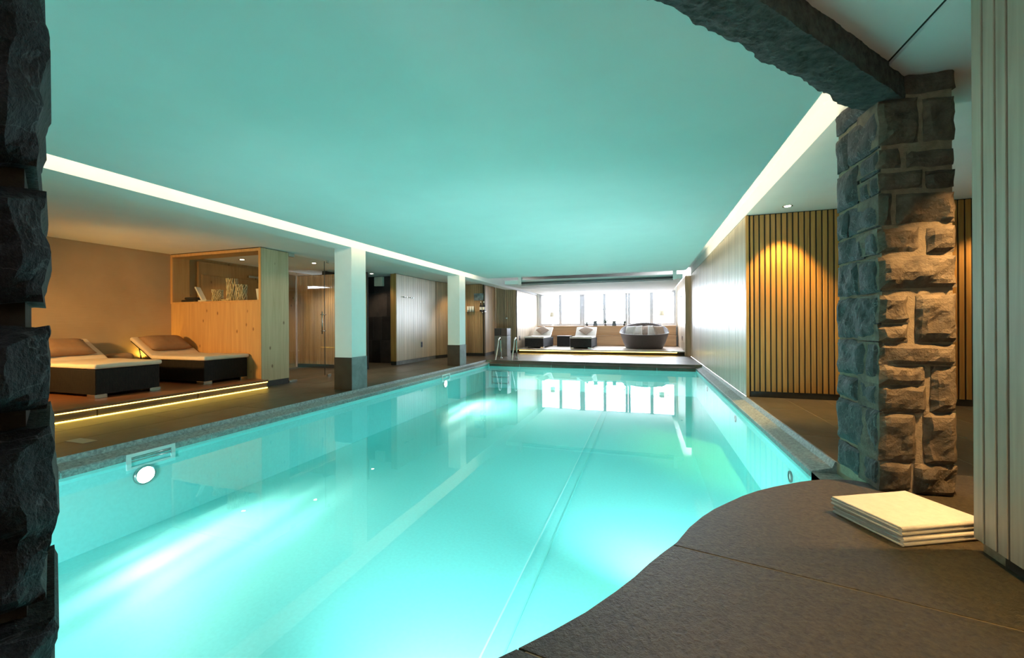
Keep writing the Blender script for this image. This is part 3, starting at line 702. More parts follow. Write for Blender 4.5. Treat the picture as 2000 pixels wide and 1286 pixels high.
def make_lounger(label, loc, rz, wm, cm, group, W_=0.72, hinge=1.22, back=0.62, ang=30, H_=0.375, length=1.80):
    # local: x runs from the foot end (0) to the head, y across
    r = thing('wicker_lounger', label, 'sun lounger', loc, rz, group)
    box(0, length, -W_ / 2, W_ / 2, 0.045, H_, bev=0.012, seg=2).obj('base', wm, r)
    for x in (0.0, length - 0.14):
        for s in (-1, 1):
            m = MB(); y = s * (W_ / 2 - 0.06)
            m.box(x - 0.006, x + 0.16, y - 0.066, y + 0.066, 0.0, 0.05, bev=0.004); m.obj('foot', steel, r)
    a = R(ang)
    mt = MB()
    soft_box(mt, -0.03, hinge, -W_ / 2 - 0.02, W_ / 2 + 0.02, H_ + 0.005, H_ + 0.07, 0.025, 12, 7, 0.012, seed=hash(label) % 7)
    mt.obj('mattress', cm, r)
    M = Matrix.Translation((hinge, 0, H_ + 0.015)) @ Matrix.Rotation(-a, 4, 'Y')
    bk = MB(); soft_box(bk, -0.02, back, -W_ / 2 - 0.02, W_ / 2 + 0.02, 0.0, 0.06, 0.024, 7, 7, 0.012, mat=M, seed=3); bk.obj('back_mattress', cm, r)
    bf = MB(); bf.box(0.0, back, -W_ / 2 + 0.01, W_ / 2 - 0.01, -0.035, -0.002, bev=0.006, rot=M); bf.obj('backrest', wm, r)
    for s in (-1, 1):
        p = M @ Vector((back * 0.62, s * (W_ / 2 - 0.02), -0.03))
        MB().tube([p, (p.x - 0.06, p.y, H_ - 0.02)], 0.009, 8).obj('prop', steel, r)
    return r, M
import zlib
def hash(s): return zlib.crc32(s.encode())
# local x -> world -X : rotation pi
L1, M1 = make_lounger('black wicker lounger with cream mattress nearest the left pillar', (-6.74, 3.72, 0.145), pi, wick, cushion_c, None, W_=0.74)
L2, M2 = make_lounger('black wicker lounger with cream mattress beside the orange cabin front', (-6.64, 5.02, 0.145), pi - 0.0, wick, cushion_c, None, W_=0.74)
def on_back(loc, rz, M, x, y, dz): 
    return Matrix.Translation(loc) @ Matrix.Rotation(rz, 4, 'Z') @ M @ Matrix.Translation((x, y, dz))
def place(o, m): o.location = m.to_translation(); o.rotation_euler = m.to_euler()
p = pillow('brown_pillow', 'brown pillow on the backrest of the lounger beside the orange cabin', (0, 0, 0), (0, 0, 0), 0.42, 0.66, 0.17, pillow_b, 2)
place(p, on_back((-6.64, 5.02, 0.145), pi, M2, 0.30, 0.02, 0.115))
p = pillow('brown_pillow', 'brown pillow on the lounger nearest the left pillar', (0, 0, 0), (0, 0, 0), 0.40, 0.62, 0.17, pillow_b, 5)
place(p, on_back((-6.74, 3.72, 0.145), pi, M1, 0.28, 0.04, 0.115))
tb = thing('wicker_table', 'low black wicker side table between the two left loungers', 'side table', (-8.30, 4.38, 0.145))
box(-0.28, 0.28, -0.16, 0.16, 0.0, 0.36, bev=0.012, seg=2).obj('base', wick, tb)
box(-0.27, 0.27, -0.15, 0.15, 0.36, 0.372, bev=0.003).obj('top', black_m, tb)
bl = MB(); soft_box(bl, -0.24, 0.24, -0.145, 0.145, 0, 0.10, 0.035, 8, 8, 0.05, seed=4)
b_ = bl.obj('folded_blanket', blanket_m); b_.location = (-8.30, 4.38, 0.519); tag(b_, 'tan folded blanket on the low wicker table', 'blanket')

LA, MA = make_lounger('black lounger with white mattress near the left alcove wall', (-4.08, 15.25, 0.15), pi / 2, wick_g, cushion_w, None, W_=0.74, ang=36)
LB, MB_ = make_lounger('black lounger with white mattress between small table and round daybed', (-2.28, 15.22, 0.15), pi / 2, wick_g, cushion_w, None, W_=0.78, ang=36)
p = pillow('taupe_pillow', 'taupe pillow standing on its corner on the lounger by the left alcove wall', (0, 0, 0), (0, 0, 0), 0.42, 0.42, 0.16, pillow_t, 8)
place(p, on_back((-4.08, 15.25, 0.15), pi / 2, MA, 0.30, 0.0, 0.13) @ Matrix.Rotation(pi / 4, 4, 'Z'))
p = pillow('taupe_pillow', 'taupe pillow standing on its corner on the lounger beside the round daybed', (0, 0, 0), (0, 0, 0), 0.42, 0.42, 0.16, pillow_t, 9)
place(p, on_back((-2.28, 15.22, 0.15), pi / 2, MB_, 0.30, 0.0, 0.13) @ Matrix.Rotation(pi / 4 + 0.1, 4, 'Z'))
st = thing('wicker_table', 'small dark wicker side table between the two alcove loungers', 'side table', (-3.20, 16.85, 0.15))
box(-0.26, 0.26, -0.26, 0.26, 0.0, 0.42, bev=0.012, seg=2).obj('base', wick_g, st)
box(-0.27, 0.27, -0.27, 0.27, 0.42, 0.435, bev=0.004).obj('top', alu, st)

# round daybed
db = thing('round_daybed', 'round grey rattan daybed shaped like a bowl with cushions', 'daybed', (-0.05, 16.1, 0.15))
m = MB(); n = 48; prof = []
rings = []
for k, (rf, zf) in enumerate(((0.02, 0.0), (0.62, 0.0), (0.66, 0.02), (0.76, 0.28), (0.86, 1.0), (0.885, 1.03), (0.865, 1.05), (0.82, 1.0), (0.74, 0.42), (0.70, 0.34), (0.02, 0.34))):
    ring = []
    for i in range(n):
        a = 2 * pi * i / n
        up = 0.50 + 0.43 * max(0.0, sin(a)) ** 0.9 + 0.06 * abs(cos(a)) ** 3 + 0.03 * (sin(a) < 0) * 0
        if zf >= 0.9: z = up * (zf if zf <= 1 else 1 + (zf - 1) * 0.8)
        else: z = zf * (1.0 if zf < 0.1 else (0.9 if zf in (0.34, 0.42) else up / 0.6 * 0.9))
        if zf in (0.34, 0.42): z = zf
        ring.append(m.bm.verts.new((rf * cos(a), rf * sin(a) * 0.95, z)))
    rings.append(ring)
for A, B in zip(rings, rings[1:]):
    for i in range(n):
        f = m.bm.faces.new((A[i], A[(i + 1) % n], B[(i + 1) % n], B[i])); f.smooth = True
m.obj('bowl', bed_m, db)
sc = MB(); sc.lathe([(0.02, 0.42), (0.66, 0.42), (0.715, 0.39), (0.72, 0.345), (0.02, 0.345)], n=40, sy=0.95); sc.obj('seat_cushion', cushion_w, db)
specs = [(-0.50, 0.05, 58, 'striped', 'far left'), (-0.27, 0.25, 82, 'striped', 'second from the left'), (-0.06, 0.42, 98, 'taupe', 'third from the left'), (0.14, 0.40, 86, 'taupe', 'fourth from the left'), (0.34, 0.22, 100, 'striped', 'second from the right'), (0.54, 0.08, 125, 'taupe', 'far right')]
for i, (dx, dy, an, mt, pos) in enumerate(specs):
    mt_ = stripe_m if mt == 'striped' else pillow_t
    o = pillow('cushion', '%s cushion in the round daybed, %s' % ('pale striped' if mt == 'striped' else 'taupe', pos), (-0.05 + dx, 16.1 + dy, 0.15 + 0.63), (0, 0, 0), 0.44, 0.44, 0.15, mt_, i, 'cushions in the daybed')
    o.rotation_euler = (R(66), R(random.uniform(-14, 14)), R(an - 90))

# sill decorations
def pot_plant(label, x, h, spread, n, seed):
    random.seed(seed)
    r = thing('potted_plant', label, 'plant', (x, 17.68, ZLD))
    MB().lathe([(0.001, 0), (0.045, 0), (0.06, 0.10), (0.055, 0.10), (0.05, 0.085), (0.001, 0.085)], n=16).obj('pot', pot_m, r)
    m = MB()
    for i in range(n):
        a = random.uniform(0, 2 * pi); l = random.uniform(0.5, 1) * spread; z = random.uniform(0.4, 1) * h
        b = Vector((cos(a) * l, sin(a) * l * 0.6, 0.09 + z)); c = Vector((cos(a) * l * 0.4, sin(a) * l * 0.3, 0.09 + z * 0.7)); s = Vector((-sin(a), cos(a), 0)) * 0.018
        m.quad((0, 0, 0.085), c - s, b, c + s)
    m.obj('leaves', leaf_m, r)['kind'] = 'stuff'
    return r
pot_plant('small potted plant at the left end of the sill row', -2.38, 0.10, 0.09, 26, 1)
pot_plant('leafy potted plant between two dark lanterns on the sill', -1.60, 0.20, 0.20, 46, 2)
pot_plant('small potted plant on the sill left of the round daybed', -0.83, 0.14, 0.12, 30, 3)
for x, lab in ((-2.02, 'dark square lantern on the sill left of the leafy plant'), (-1.24, 'dark square lantern on the sill right of the leafy plant')):
    r = thing('lantern', lab, 'lantern', (x, 17.66, ZLD))
    box(-0.085, 0.085, -0.085, 0.085, 0, 0.02, bev=0.003).obj('base', pot_m, r); box(-0.09, 0.09, -0.09, 0.09, 0.18, 0.205, bev=0.004).obj('lid', pot_m, r)
    box(-0.075, 0.075, -0.075, 0.075, 0.02, 0.18).obj('smoked_glass', plain('smoked', (0.13, 0.14, 0.16), 0.2), r)
for x, lab in ((-3.88, 'table lamp with cream shade at the left window'), (0.62, 'table lamp with cream shade at the right window')):
    r = thing('table_lamp', lab, 'lamp', (x, 17.68, ZLD))
    MB().cyl((0, 0, 0.012), 0.07, 0.024, 20).obj('base', white_m, r); MB().cyl((0, 0, 0.24), 0.008, 0.46, 10).obj('stem', white_m, r)
    MB().lathe([(0.115, 0.40), (0.10, 0.62), (0.097, 0.62), (0.112, 0.40)], n=24).obj('shade', shade_m, r)

# ------------------------------------------------------------------ cabin sill items
yS = YB + 0.17; zS = 1.53
def twig_vase(label, x, r, h, seed):
    random.seed(seed); t = thing('twig_vase', label, 'vase', (x, yS, zS), 0, 'woven twig vases')
    MB().lathe([(0.001, 0.004), (r * 0.8, 0.004), (r * 0.85, h - 0.02), (r * 0.8, h - 0.02), (r * 0.75, 0.02), (0.001, 0.02)], n=18).obj('inner_cup', plain('vase_cup', (0.45, 0.33, 0.17), 0.7), t)
    m = MB()
    for i in range(24):
        a = 2 * pi * i / 24; pts = []
        ph = random.uniform(0, 6); am = random.uniform(0.10, 0.26)
        for k in range(11):
            z = h * k / 10; aa = a + am * sin(ph + k * 1.1); rr_ = r * (0.93 + 0.07 * cos(ph + k)) * (1 + 0.10 * (k / 10 - 0.5) ** 2 * 4)
            pts.append((rr_ * cos(aa), rr_ * sin(aa), z))
        m.tube(pts, 0.0075, 6)
    m.obj('twig_sleeve', twig_m, t); return t
twig_vase('short pale twig vase on the cabin sill', -7.63, 0.085, 0.225, 3)
twig_vase('tall pale twig vase on the cabin sill', -7.26, 0.085, 0.42, 4)
twig_vase('medium pale twig vase rightmost on the cabin sill', -7.03, 0.085, 0.30, 5)
m = MB(); soft_box(m, -0.19, 0.19, -0.10, 0.10, 0, 0.05, 0.015, 8, 6, 0.01, seed=1); soft_box(m, -0.12, 0.17, -0.09, 0.09, 0.05, 0.10, 0.018, 8, 6, 0.01, seed=2)
o = m.obj('folded_cloth', cloth_dk); o.location = (-8.27, yS, zS); tag(o, 'dark folded cloth pile at the left end of the cabin sill', 'cloth')
o = box(-0.012, 0.012, -0.08, 0.08, 0, 0.30, bev=0.002).obj('info_card', paper); o.location = (-7.97, yS, zS + 0.006); o.rotation_euler = (0, -0.42, 0.5); tag(o, 'pale card leaning beside the dark cloth on the cabin sill', 'card')
o = box(-0.11, 0.11, -0.08, 0.08, 0, 0.03, bev=0.005).obj('white_book', paper); o.location = (-7.84, yS - 0.06, zS); tag(o, 'flat white booklet left of the short twig vase', 'book')
o = MB().lathe([(0.001, 0), (0.05, 0), (0.075, 0.035), (0.07, 0.035), (0.045, 0.008), (0.001, 0.008)], n=18).obj('small_dish', twig_m); o.location = (-7.43, yS, zS); tag(o, 'small pale dish between the short and tall twig vases', 'dish')
o = MB().extrude_y([(-0.10, 0.21), (-0.065, 0.0), (0.09, 0.0), (0.11, 0.21)], -0.03, 0.03).obj('paper_bag', paper); o.location = (-6.55, yS, zS); tag(o, 'white tapered container at the right end of the cabin sill', 'container')

# ------------------------------------------------------------------ downlights
def downlight(label, x, y, z, power, col=WARM, size=100, aim=None, inclined=False):
    t = thing('downlight', label, 'downlight', (x, y, z))
    MB().lathe([(0.045, -0.001), (0.06, -0.004), (0.06, 0.0), (0.045, 0.0)], n=24).obj('rim', steel, t)
    MB().cyl((0, 0, -0.003), 0.036, 0.004, 20).obj('bulb', bulb_w, t)
    lamp('downlight_beam', 'SPOT', (x, y, z - 0.03), power, col, aim=aim or (x, y, 0), spot_size=R(size), spot_blend=0.55, shadow_soft_size=0.03)
downlight('recessed downlight seen through the cabin window', -7.95, 6.35, ZL, 26, AMBER, 110)
downlight('recessed downlight behind the glass door', -6.95, 7.25, ZL, 120, WARM, 120, aim=(-7.1, 7.9, 0))
downlight('recessed downlight in front of the black shower wall', -6.95, 9.25, ZL, 60, WARM, 120)
downlight('square-rimmed downlight in front of the amber slatted wall', 1.83, 6.40, ZR, 320, (1.0, 0.60, 0.15), 74, aim=(1.86, 6.62, 0.6))
lamp('downlight_beam', 'SPOT', (4.1, 6.2, ZR - 0.03), 120, (1.0, 0.66, 0.25), aim=(4.1, 6.5, 0), spot_size=R(90), spot_blend=0.5, shadow_soft_size=0.03)
lamp('downlight_beam', 'SPOT', (-5.5, 11.7, ZL - 0.03), 75, WARM, aim=(-5.6, 12.5, 0), spot_size=R(110), spot_blend=0.6, shadow_soft_size=0.05)

# ------------------------------------------------------------------ wall fittings
o = thing('wall_lamp', 'white square lamp box high on the black shower wall', 'lamp', (-7.14, 9.89, 2.30))
box(-0.135, 0.135, -0.10, -0.005, -0.13, 0.13, bev=0.006).obj('shade', plain('lamp_cream', (0.70, 0.70, 0.58), 0.6), o); box(-0.10, 0.10, -0.006, 0.0, -0.10, 0.10).obj('back_plate', white_m, o)
for y, lab in ((9.80, 'left'), (10.13, 'right')):
    o = thing('coat_hook', '%s double steel coat hook on the pale cabin wall' % lab, 'hook', (XB + 0.05, y, 1.84))
    for dy in (-0.05, 0.05): MB().cyl((0.03, dy, 0), 0.012, 0.06, 10, axis='X').obj('peg', steel, o)
    box(0, 0.006, -0.07, 0.07, -0.014, 0.014, bev=0.002).obj('plate', steel, o)
o = thing('wall_socket', 'dark navy socket plate low on the pale cabin wall', 'socket', (XB + 0.05, 10.70, 0.49))
box(0.0, 0.012, -0.04, 0.04, -0.08, 0.08, bev=0.003).obj('plate', navy_m, o); MB().cyl((0.013, 0, 0.03), 0.022, 0.006, 14, axis='X').obj('outlet', black_m, o); MB().cyl((0.013, 0, -0.035), 0.022, 0.006, 14, axis='X').obj('outlet', black_m, o)
o = thing('wall_socket', 'dark socket plate low on the left alcove wall', 'socket', (XL + 0.0, 15.05, 0.55))
box(0, 0.012, -0.04, 0.04, -0.08, 0.08, bev=0.003).obj('plate', navy_m, o); MB().cyl((0.013, 0, 0), 0.022, 0.006, 14, axis='X').obj('outlet', black_m, o)
o = thing('wall_socket', 'dark socket plate low on the right alcove wall', 'socket', (1.23, 15.5, 0.55))
box(-0.012, 0, -0.04, 0.04, -0.08, 0.08, bev=0.003).obj('plate', navy_m, o); MB().cyl((-0.013, 0, 0), 0.022, 0.006, 14, axis='X').obj('outlet', black_m, o)
o = thing('coat_hook', 'small steel hook on the right alcove wall', 'hook', (1.23, 15.6, 2.02))
MB().cyl((-0.03, 0, 0), 0.014, 0.06, 10, axis='X').obj('peg', alu, o); box(-0.006, 0, -0.03, 0.03, -0.02, 0.02).obj('plate', alu, o)
# glass shelf, glasses, bottles, picture
sh = thing('glass_shelf', 'narrow glass shelf on the brown slatted wall', 'shelf', (-5.5, 12.80, 1.49))
box(-0.42, 0.40, -0.09, 0.09, 0, 0.012, bev=0.002).obj('glass_plate', glass_s, sh)
for x in (-0.3, 0.28): box(x - 0.012, x + 0.012, 0.02, 0.10, -0.02, 0.0).obj('bracket', steel, sh)
g0 = None
for i, x in enumerate((-5.74, -5.65, -5.56)):
    lab = ('leftmost', 'middle', 'rightmost')[i] + ' of the three frosted tumblers on the glass shelf'
    if g0 is None:
        g0 = MB().lathe([(0.001, 0), (0.032, 0), (0.04, 0.19), (0.037, 0.19), (0.029, 0.01), (0.001, 0.01)], n=18).obj('tumbler', plain('frosted_glass', (0.72, 0.72, 0.70), 0.3)); o = g0
    else:
        o = g0.copy(); C.objects.link(o)
    o.location = (x, 12.80, 1.503); tag(o, lab, 'glass', 'tumblers on the glass shelf')
b0 = None
for i, x in enumerate((-5.27, -5.16)):
    lab = ('left', 'right')[i] + ' black bottle with white label on the glass shelf'
    if b0 is None:
        b0 = thing('bottle', lab, 'bottle', (x, 12.80, 1.503), 0, 'bottles on the glass shelf')
        MB().lathe([(0.001, 0), (0.04, 0), (0.042, 0.02), (0.042, 0.20), (0.016, 0.26), (0.016, 0.31), (0.001, 0.31)], n=18).obj('body', bottle_m, b0)
        MB().cyl((0, 0, 0.325), 0.018, 0.05, 14).obj('cap', paper, b0); MB().cyl((0, 0, 0.11), 0.0428, 0.09, 18, caps=False).obj('paper_label', paper, b0)
    else: dup(b0, lab, (x, 12.80, 1.503))
o = thing('picture', 'small grey blue picture on the brown slatted wall', 'picture', (-5.38, 12.895, 2.01))
box(-0.17, 0.17, -0.03, 0.0, -0.12, 0.12, bev=0.003).obj('canvas', pic_m, o); box(-0.16, 0.16, -0.004, 0.004, -0.11, 0.11).obj('back_board', black_m, o)
# towel bin
o = thing('towel_bin', 'tall grey stone bin with black top beside the pool ladder', 'bin', (-4.62, 13.15, 0))
box(-0.225, 0.225, -0.2, 0.2, 0.0, 0.68, bev=0.008, seg=2).obj('body', grey_granite, o)
m = MB(); m.box(-0.225, -0.005, -0.2, 0.2, 0.685, 0.94, bev=0.006).box(0.005, 0.225, -0.2, 0.2, 0.685, 0.94, bev=0.006); m.obj('lid', plain('bin_lid', (0.03, 0.028, 0.035), 0.4), o)

# ------------------------------------------------------------------ pool fittings
lad = thing('pool_ladder', 'stainless steel pool ladder with two arched rails at the far corner', 'ladder', (-4.07, 11.55, 0))
for s in (-0.26, 0.26):
    pts = [(s, 0.60, 0.0), (s, 0.60, 0.25), (s, 0.585, 0.48)]
    for k in range(1, 9):
        a = pi * k / 9; pts.append((s, 0.475 + 0.11 * cos(a), 0.52 + 0.13 * sin(a)))
    pts += [(s, 0.35, 0.44), (s, 0.10, 0.0), (s, -0.10, -0.18), (s, -0.19, -0.36), (s, -0.19, -0.70)]
    rail = MB().tube(pts, 0.021, 12).obj('rail', chrome, lad)
    MB().cyl((s, 0.60, 0.012), 0.05, 0.024, 18).obj('flange', chrome, rail)
for z in (-0.30, -0.48, -0.66): box(-0.26, 0.26, -0.23, -0.15, z - 0.015, z + 0.015, bev=0.004).obj('tread', steel, lad)
def skimmer(label, y, w):
    t = thing('pool_skimmer', label, 'skimmer', (WL, y, -0.145))
    m = MB(); w2 = w / 2
    m.box(0, 0.014, -w2, w2, 0.035, 0.066, bev=0.002).box(0, 0.014, -w2, w2, -0.075, -0.052, bev=0.002).box(0, 0.014, -w2, -w2 + 0.035, -0.052, 0.035).box(0, 0.014, w2 - 0.035, w2, -0.052, 0.035)
    m.obj('frame', white_m, t)
    box(-0.09, -0.002, -w2 + 0.03, w2 - 0.03, -0.052, 0.036).obj('throat', plain('skimmer_dark', (0.09, 0.06, 0.04), 0.4), t)
    MB().cyl((0.003, 0, 0.024), 0.006, w - 0.08, 8, axis='Y').obj('grille_bar', steel, t)
    MB().cyl((0.003, 0, -0.01), 0.006, w - 0.08, 8, axis='Y').obj('grille_bar', steel, t)
skimmer('white framed skimmer in the left pool wall, nearest the camera', 2.62, 0.40)
skimmer('white framed skimmer in the left pool wall near the ladder', 8.62, 0.40)
for y, lab in ((2.56, 'nearer glowing round underwater lamp in the left pool wall'), (8.57, 'farther glowing round underwater lamp in the left pool wall')):
    t = thing('underwater_lamp', lab, 'lamp', (WL, y, -0.30))
    MB().cyl((0.012, 0, 0), 0.072, 0.022, 28, axis='X').obj('lens', lens_m, t)
    MB().lathe([(0.072, 0), (0.088, 0), (0.088, 0.02), (0.072, 0.026)], n=28).obj('rim', steel, t).rotation_euler = (0, pi / 2, 0)
for y, lab in ((4.25, 'round inlet nozzle in the right pool wall, nearest the camera'), (6.6, 'round inlet nozzle in the right pool wall, middle of three'), (9.4, 'round inlet nozzle in the right pool wall, farthest')):
    t = thing('inlet_nozzle', lab, 'nozzle', (WR, y, -0.30))
    r_ = MB().lathe([(0.03, 0), (0.05, 0), (0.05, 0.012), (0.03, 0.012)], n=24).obj('ring', plain('nozzle_grey', (0.12, 0.16, 0.16), 0.4), t); r_.rotation_euler = (0, -pi / 2, 0)
    MB().cyl((-0.004, 0, 0), 0.03, 0.008, 20, axis='X').obj('disc', white_m, t)

# ------------------------------------------------------------------ rubble pillar on the right
def rough(w, h, d, seed, amp=0.018, nx=None, nz=None, edge=0.012, rag=0.010):
    """hewn block: x across, z up from 0, front face at y = 0 bulging to -y, body to +d"""
    nx = nx or max(4, int(w / 0.022)); nz = nz or max(4, int(h / 0.022)); m = MB()
    off = Vector((seed * 3.17, seed * 1.31, seed * 0.77))
    def P(i, j):
        u, v = i / nx, j / nz
        x = (u - 0.5) * w; z = v * h
        e = min(min(u, 1 - u) * w, min(v, 1 - v) * h)
        q = Vector((x, z, 0)) * 9 + off
        b = noise.fractal(q, 1.0, 2.0, 5) * amp + noise.noise(q * 0.35) * amp * 0.8
        ridge = (1 - abs(noise.noise(q * 0.55 + Vector((5, 2, 1))))) ** 3 * amp * 0.9
        k = min(1, e / 0.03)
        y = -(amp * 1.3 + b + ridge) * (0.25 + 0.75 * k) + (1 - k) * edge
        jx = noise.fractal(q * 1.2 + Vector((9, 9, 9)), 1.0, 2.0, 4) * rag; jz = noise.fractal(q * 1.2 + Vector((19, 9, 3)), 1.0, 2.0, 4) * rag
        return Vector((x + jx, y, z + jz))
    g = [[m.bm.verts.new(P(i, j)) for j in range(nz + 1)] for i in range(nx + 1)]
    for i in range(nx):
        for j in range(nz): m.bm.faces.new((g[i][j], g[i + 1][j], g[i + 1][j + 1], g[i][j + 1]))
    rim = [g[i][0] for i in range(nx + 1)] + [g[nx][j] for j in range(1, nz + 1)] + [g[i][nz] for i in range(nx - 1, -1, -1)] + [g[0][j] for j in range(nz - 1, 0, -1)]
    back = [m.bm.verts.new((v.co.x, d, v.co.z)) for v in rim]
    L = len(rim)
    for i in range(L): m.bm.faces.new((rim[i], rim[(i + 1) % L], back[(i + 1) % L], back[i]))
    m.bm.faces.new(back[::-1]); return m
PX, PY = 1.261, 2.854
pil = thing('stone_pillar', 'rough rubble stone pillar with pale mortar beside the white towels', 'pillar', (PX, PY, ZS), R(4)); pil['kind'] = 'structure'
box(0.018, 0.345, 0.008, 0.46, -0.05, 2.35).obj('mortar', mortar_m, pil)
front = [(0.11, 2.361, 0.356, 2.475), (0.004, 2.086, 0.190, 2.338), (0.217, 2.084, 0.355, 2.322), (0.004, 1.949, 0.106, 2.055), (0.138, 1.946, 0.352, 2.034), (0.003, 1.827, 0.206, 1.925), (0.228, 1.818, 0.352, 1.915), (0.002, 1.636, 0.062, 1.808), (0.088, 1.631, 0.354, 1.797), (0.001, 1.473, 0.193, 1.610), (0.226, 1.466, 0.352, 1.603), (0.0, 1.268, 0.352, 1.447), (0.0, 1.073, 0.140, 1.229), (0.0, 0.971, 0.138, 1.066), (0.174, 0.969, 0.355, 1.232), (0.0, 0.838, 0.354, 0.958), (0.0, 0.730, 0.213, 0.832), (0.0, 0.573, 0.219, 0.725), (0.243, 0.581, 0.357, 0.832), (0.0, 0.288, 0.172, 0.569), (0.207, 0.296, 0.355, 0.576), (0.0, 0.124, 0.147, 0.288), (0.163, 0.124, 0.355, 0.292)]
for i, (x0, z0, x1, z1) in enumerate(front):
    o = rough(x1 - x0, z1 - z0, 0.20, i + 1, amp=0.016, edge=0.002).obj('stone', rock_brown, pil); o.location = ((x0 + x1) / 2, 0.010, z0 - ZS)
zr = [2.309, 2.065, 1.926, 1.807, 1.621, 1.459, 1.241, 0.974, 0.739, 0.585, 0.297, 0.125]
D = 0.46
side = [(2.475, 2.325, [0, D]), (zr[0], zr[1], [0, 0.32, D]), (zr[1], zr[2], [0, 0.19, 0.21]), (zr[2], zr[3], [0, 0.09, 0.20]), (zr[3], zr[4], [0, 0.32, D]), (zr[4], zr[5], [0, 0.15, D]), (zr[5], zr[6], [0, 0.20, D]), (zr[6], zr[7], [0, D]), (zr[7], zr[8], [0, 0.13, D]), (zr[8], zr[9], [0, 0.20, D]), (zr[9], zr[10], [0, 0.14, D]), (zr[10], zr[11], [0, 0.18, D])]
blocks = []
for za, zb, ys in side:
    for a, b in zip(ys, ys[1:]):
        if b - a > 0.04: blocks.append((a, b, zb, za))
blocks.append((0.21, D, zr[3], zr[1]))
for i, (a, b, z0, z1) in enumerate(blocks):
    o = rough(b - a - 0.014, z1 - z0 - 0.018, 0.14, 40 + i, amp=0.012, edge=0.002).obj('stone', rock_shaded, pil)
    o.location = (0.012, (a + b) / 2 + 0.006, z0 + 0.009 - ZS); o.rotation_euler = (0, 0, -pi / 2)
# right and back faces, coarser
for i in range(9):
    z0 = 0.125 + i * 0.26
    o = rough(0.42, 0.245, 0.12, 80 + i, amp=0.010, nx=8, nz=6).obj('stone', rock_brown, pil); o.location = (0.352, 0.25, z0 - ZS); o.rotation_euler = (0, 0, pi / 2)

# ------------------------------------------------------------------ stone lintel, running diagonally from the pillar
def lintel():
    d = Vector((-0.674, -0.738, 0)); nrm = Vector((-0.738, 0.674, 0))   # nrm points to the pool side
    p0 = Vector((1.42, 2.90, 0)); L = 3.45; th = 0.205; h = 0.15
    nx, ny, nz = 170, 16, 9; m = MB()
    def dis(p, a): 
        q = Vector((p.x * 7, p.y * 7, p.z * 12)); s = Vector((q.x * 2.2, q.y * 2.2, q.z))
        return noise.fractal(q, 1.0, 2.0, 6) * a + noise.fractal(s * 2.5, 1.0, 2.0, 3) * a * 0.5
    bot = []
    for i in range(nx + 1):
        row = []
        for j in range(ny + 1):
            u = i / nx * L; t = j / ny; w = th * t
            p = p0 + d * u + nrm * w; p.z = 2.332
            far = t ** 4
            p += nrm * far * (noise.fractal(Vector((u * 5, 1, 7)), 1.0, 2.0, 4) * 0.035)
            p.z += dis(p, 0.010) + far * 0.012
            row.append(m.bm.verts.new(p))
        bot.append(row)
    for i in range(nx):
        for j in range(ny): m.bm.faces.new((bot[i][j], bot[i + 1][j], bot[i + 1][j + 1], bot[i][j + 1]))
    def side(col, out, hh):
        prev = [bot[i][col] for i in range(nx + 1)]
        for k in range(1, nz + 1):
            cur = []
            for i in range(nx + 1):
                b = bot[i][col].co; p = Vector((b.x, b.y, 2.332 + hh * k / nz))
                base = p0 + d * (i / nx * L) + (nrm * th if col else Vector((0, 0, 0)))
                f = min(1, k / 3); p.x = b.x * (1 - f) + base.x * f; p.y = b.y * (1 - f) + base.y * f
                p += out * dis(p, 0.006)
                cur.append(m.bm.verts.new(p))
            for i in range(nx): m.bm.faces.new((prev[i], prev[i + 1], cur[i + 1], cur[i]))
            prev = cur
        return prev
    a = side(0, -nrm, 0.142); b = side(ny, nrm, 0.142)
    for i in range(nx): m.bm.faces.new((a[i], a[i + 1], b[i + 1], b[i]))
    m.bm.faces.new([bot[0][j] for j in range(ny + 1)] + [b[0], a[0]]) if False else None
    return m
lo = lintel().obj('stone_lintel', lintel_m); tag(lo, 'long rough stone lintel crossing from the right pillar over the entrance', 'lintel', kind='structure')
# infill above the lintel between entrance ceiling and pool ceiling
struct(MB().prism([(1.36, 2.93), (-1.0, 0.35), (-1.08, 0.42), (1.28, 3.0)], 2.42, 2.95).obj('wall_front', plaster), 'white wall strip above the stone lintel')

# ------------------------------------------------------------------ unlit rubble pillar on the left, shade put into its colour, its face turned to the entrance
ray = Vector((-0.915, 0.403, 0)); side_r = Vector((0.403, 0.915, 0))       # right-hand edge direction seen from the entrance
lp = thing('stone_pillar', 'unlit dark rubble pillar at the left edge of the entrance', 'pillar', (-0.834, 0.367, 0.0), math.atan2(side_r.y, side_r.x)); lp['kind'] = 'structure'
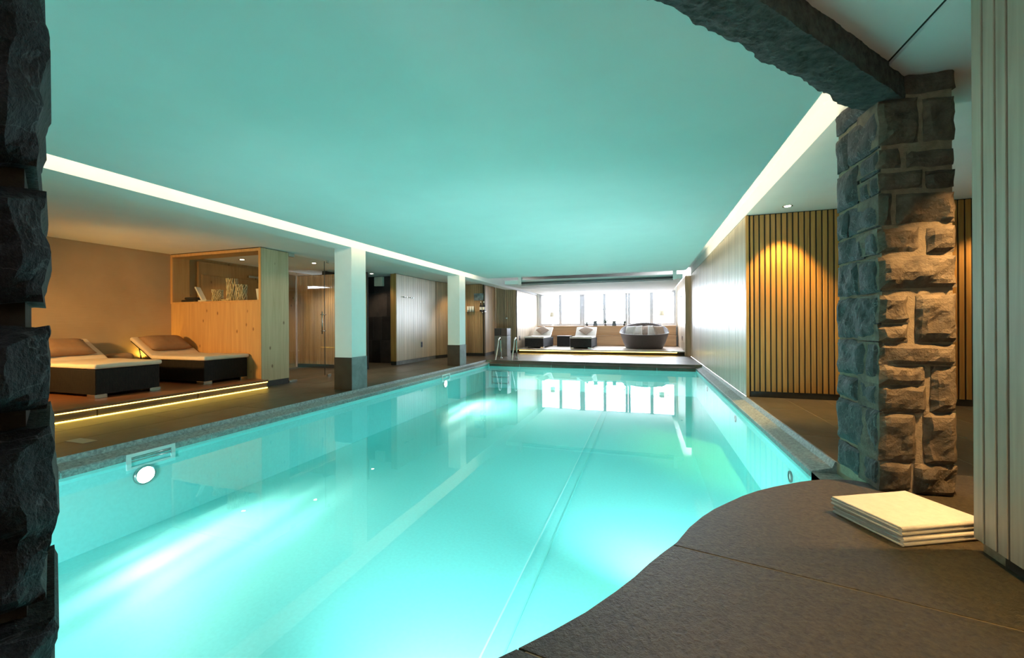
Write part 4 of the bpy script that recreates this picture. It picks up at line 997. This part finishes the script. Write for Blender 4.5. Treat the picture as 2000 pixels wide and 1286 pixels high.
# local x = side_r, local y = away from the entrance; front at y = 0
lp_z = [(0.0, 0.345, -0.004), (0.36, 0.66, -0.004), (0.68, 0.93, -0.005), (0.955, 1.085, -0.006), (1.115, 1.285, -0.012), (1.318, 1.655, -0.012), (1.675, 1.96, -0.018), (1.98, 2.33, -0.018)]
for i, (z0, z1, xo) in enumerate(lp_z):
    w = 0.62
    o = rough(w, z1 - z0, 0.30, 120 + i, amp=0.024, edge=0.012, rag=0.014, nx=44, nz=max(8, int((z1 - z0) / 0.009))).obj('stone', rock_unlit, lp); o.location = (xo - w / 2, 0.0, z0)
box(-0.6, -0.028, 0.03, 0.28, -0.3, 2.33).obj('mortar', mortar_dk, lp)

# ------------------------------------------------------------------ grey oak slatted wall at the right edge of the frame
fw = struct(box(1.326, 1.46, -3.0, 2.236, ZS + 0.05, 2.455).obj('wall_right', backing), 'grey oak slatted wall at the right edge beside the towels')
bds = [(2.190, 2.239), (2.1255, 2.1806), (2.0705, 2.1165), (1.93, 2.0605), (1.865, 1.924), (1.80, 1.859), (1.70, 1.794), (1.60, 1.694), (1.40, 1.594), (1.0, 1.394), (0.2, 0.994), (-1.0, 0.194)]
for a, b in bds: box(1.310, 1.330, a, b, ZS + 0.05, 2.455, bev=0.002).obj('slat', oak_f, fw)
box(1.31, 1.46, 2.2365, 2.2395, ZS + 0.05, 2.455).obj('end_board', oak_f, fw)
box(1.335, 1.45, -3.0, 2.12, ZS, ZS + 0.05).obj('baseboard', dark_granite, fw)
box(1.335, 1.45, 2.12, 2.23, ZS, ZS + 0.05).obj('baseboard', mortar_m, fw)

# ------------------------------------------------------------------ folded towels
def towel(label, z, seed, dx=0.0, dr=0.0):
    ax = Vector((0.9, 0.436, 0)).normalized(); ang = math.atan2(ax.y, ax.x)
    m = MB(); L, Wd = 0.44, 0.325
    for k in range(4):
        soft_box(m, 0.004 * (k % 2), L - 0.004 * ((k + 1) % 2), 0.003 * (k % 3), Wd - 0.004 * (k % 2), k * 0.0098, k * 0.0098 + 0.0105, 0.0045, 16, 12, 0.003, seed=seed + k)
    for s, e in ((0.0, 0.0),):
        for zc in (0.010, 0.029):
            m.cyl((L / 2, 0.003, zc), 0.0105, L - 0.006, 12, axis='X')
    o = m.obj('folded_towel', towel_m); o.location = (1.034 + dx, 2.172, z); o.rotation_euler = (0, 0, ang + dr)
    return tag(o, label, 'towel', 'folded towels on the entrance slab')
towel('lower white folded towel lying on the basalt slab by the pillar', ZS + 0.001, 1)
towel('upper white folded towel on top of the stack by the pillar', ZS + 0.0442, 6, -0.006, 0.012)
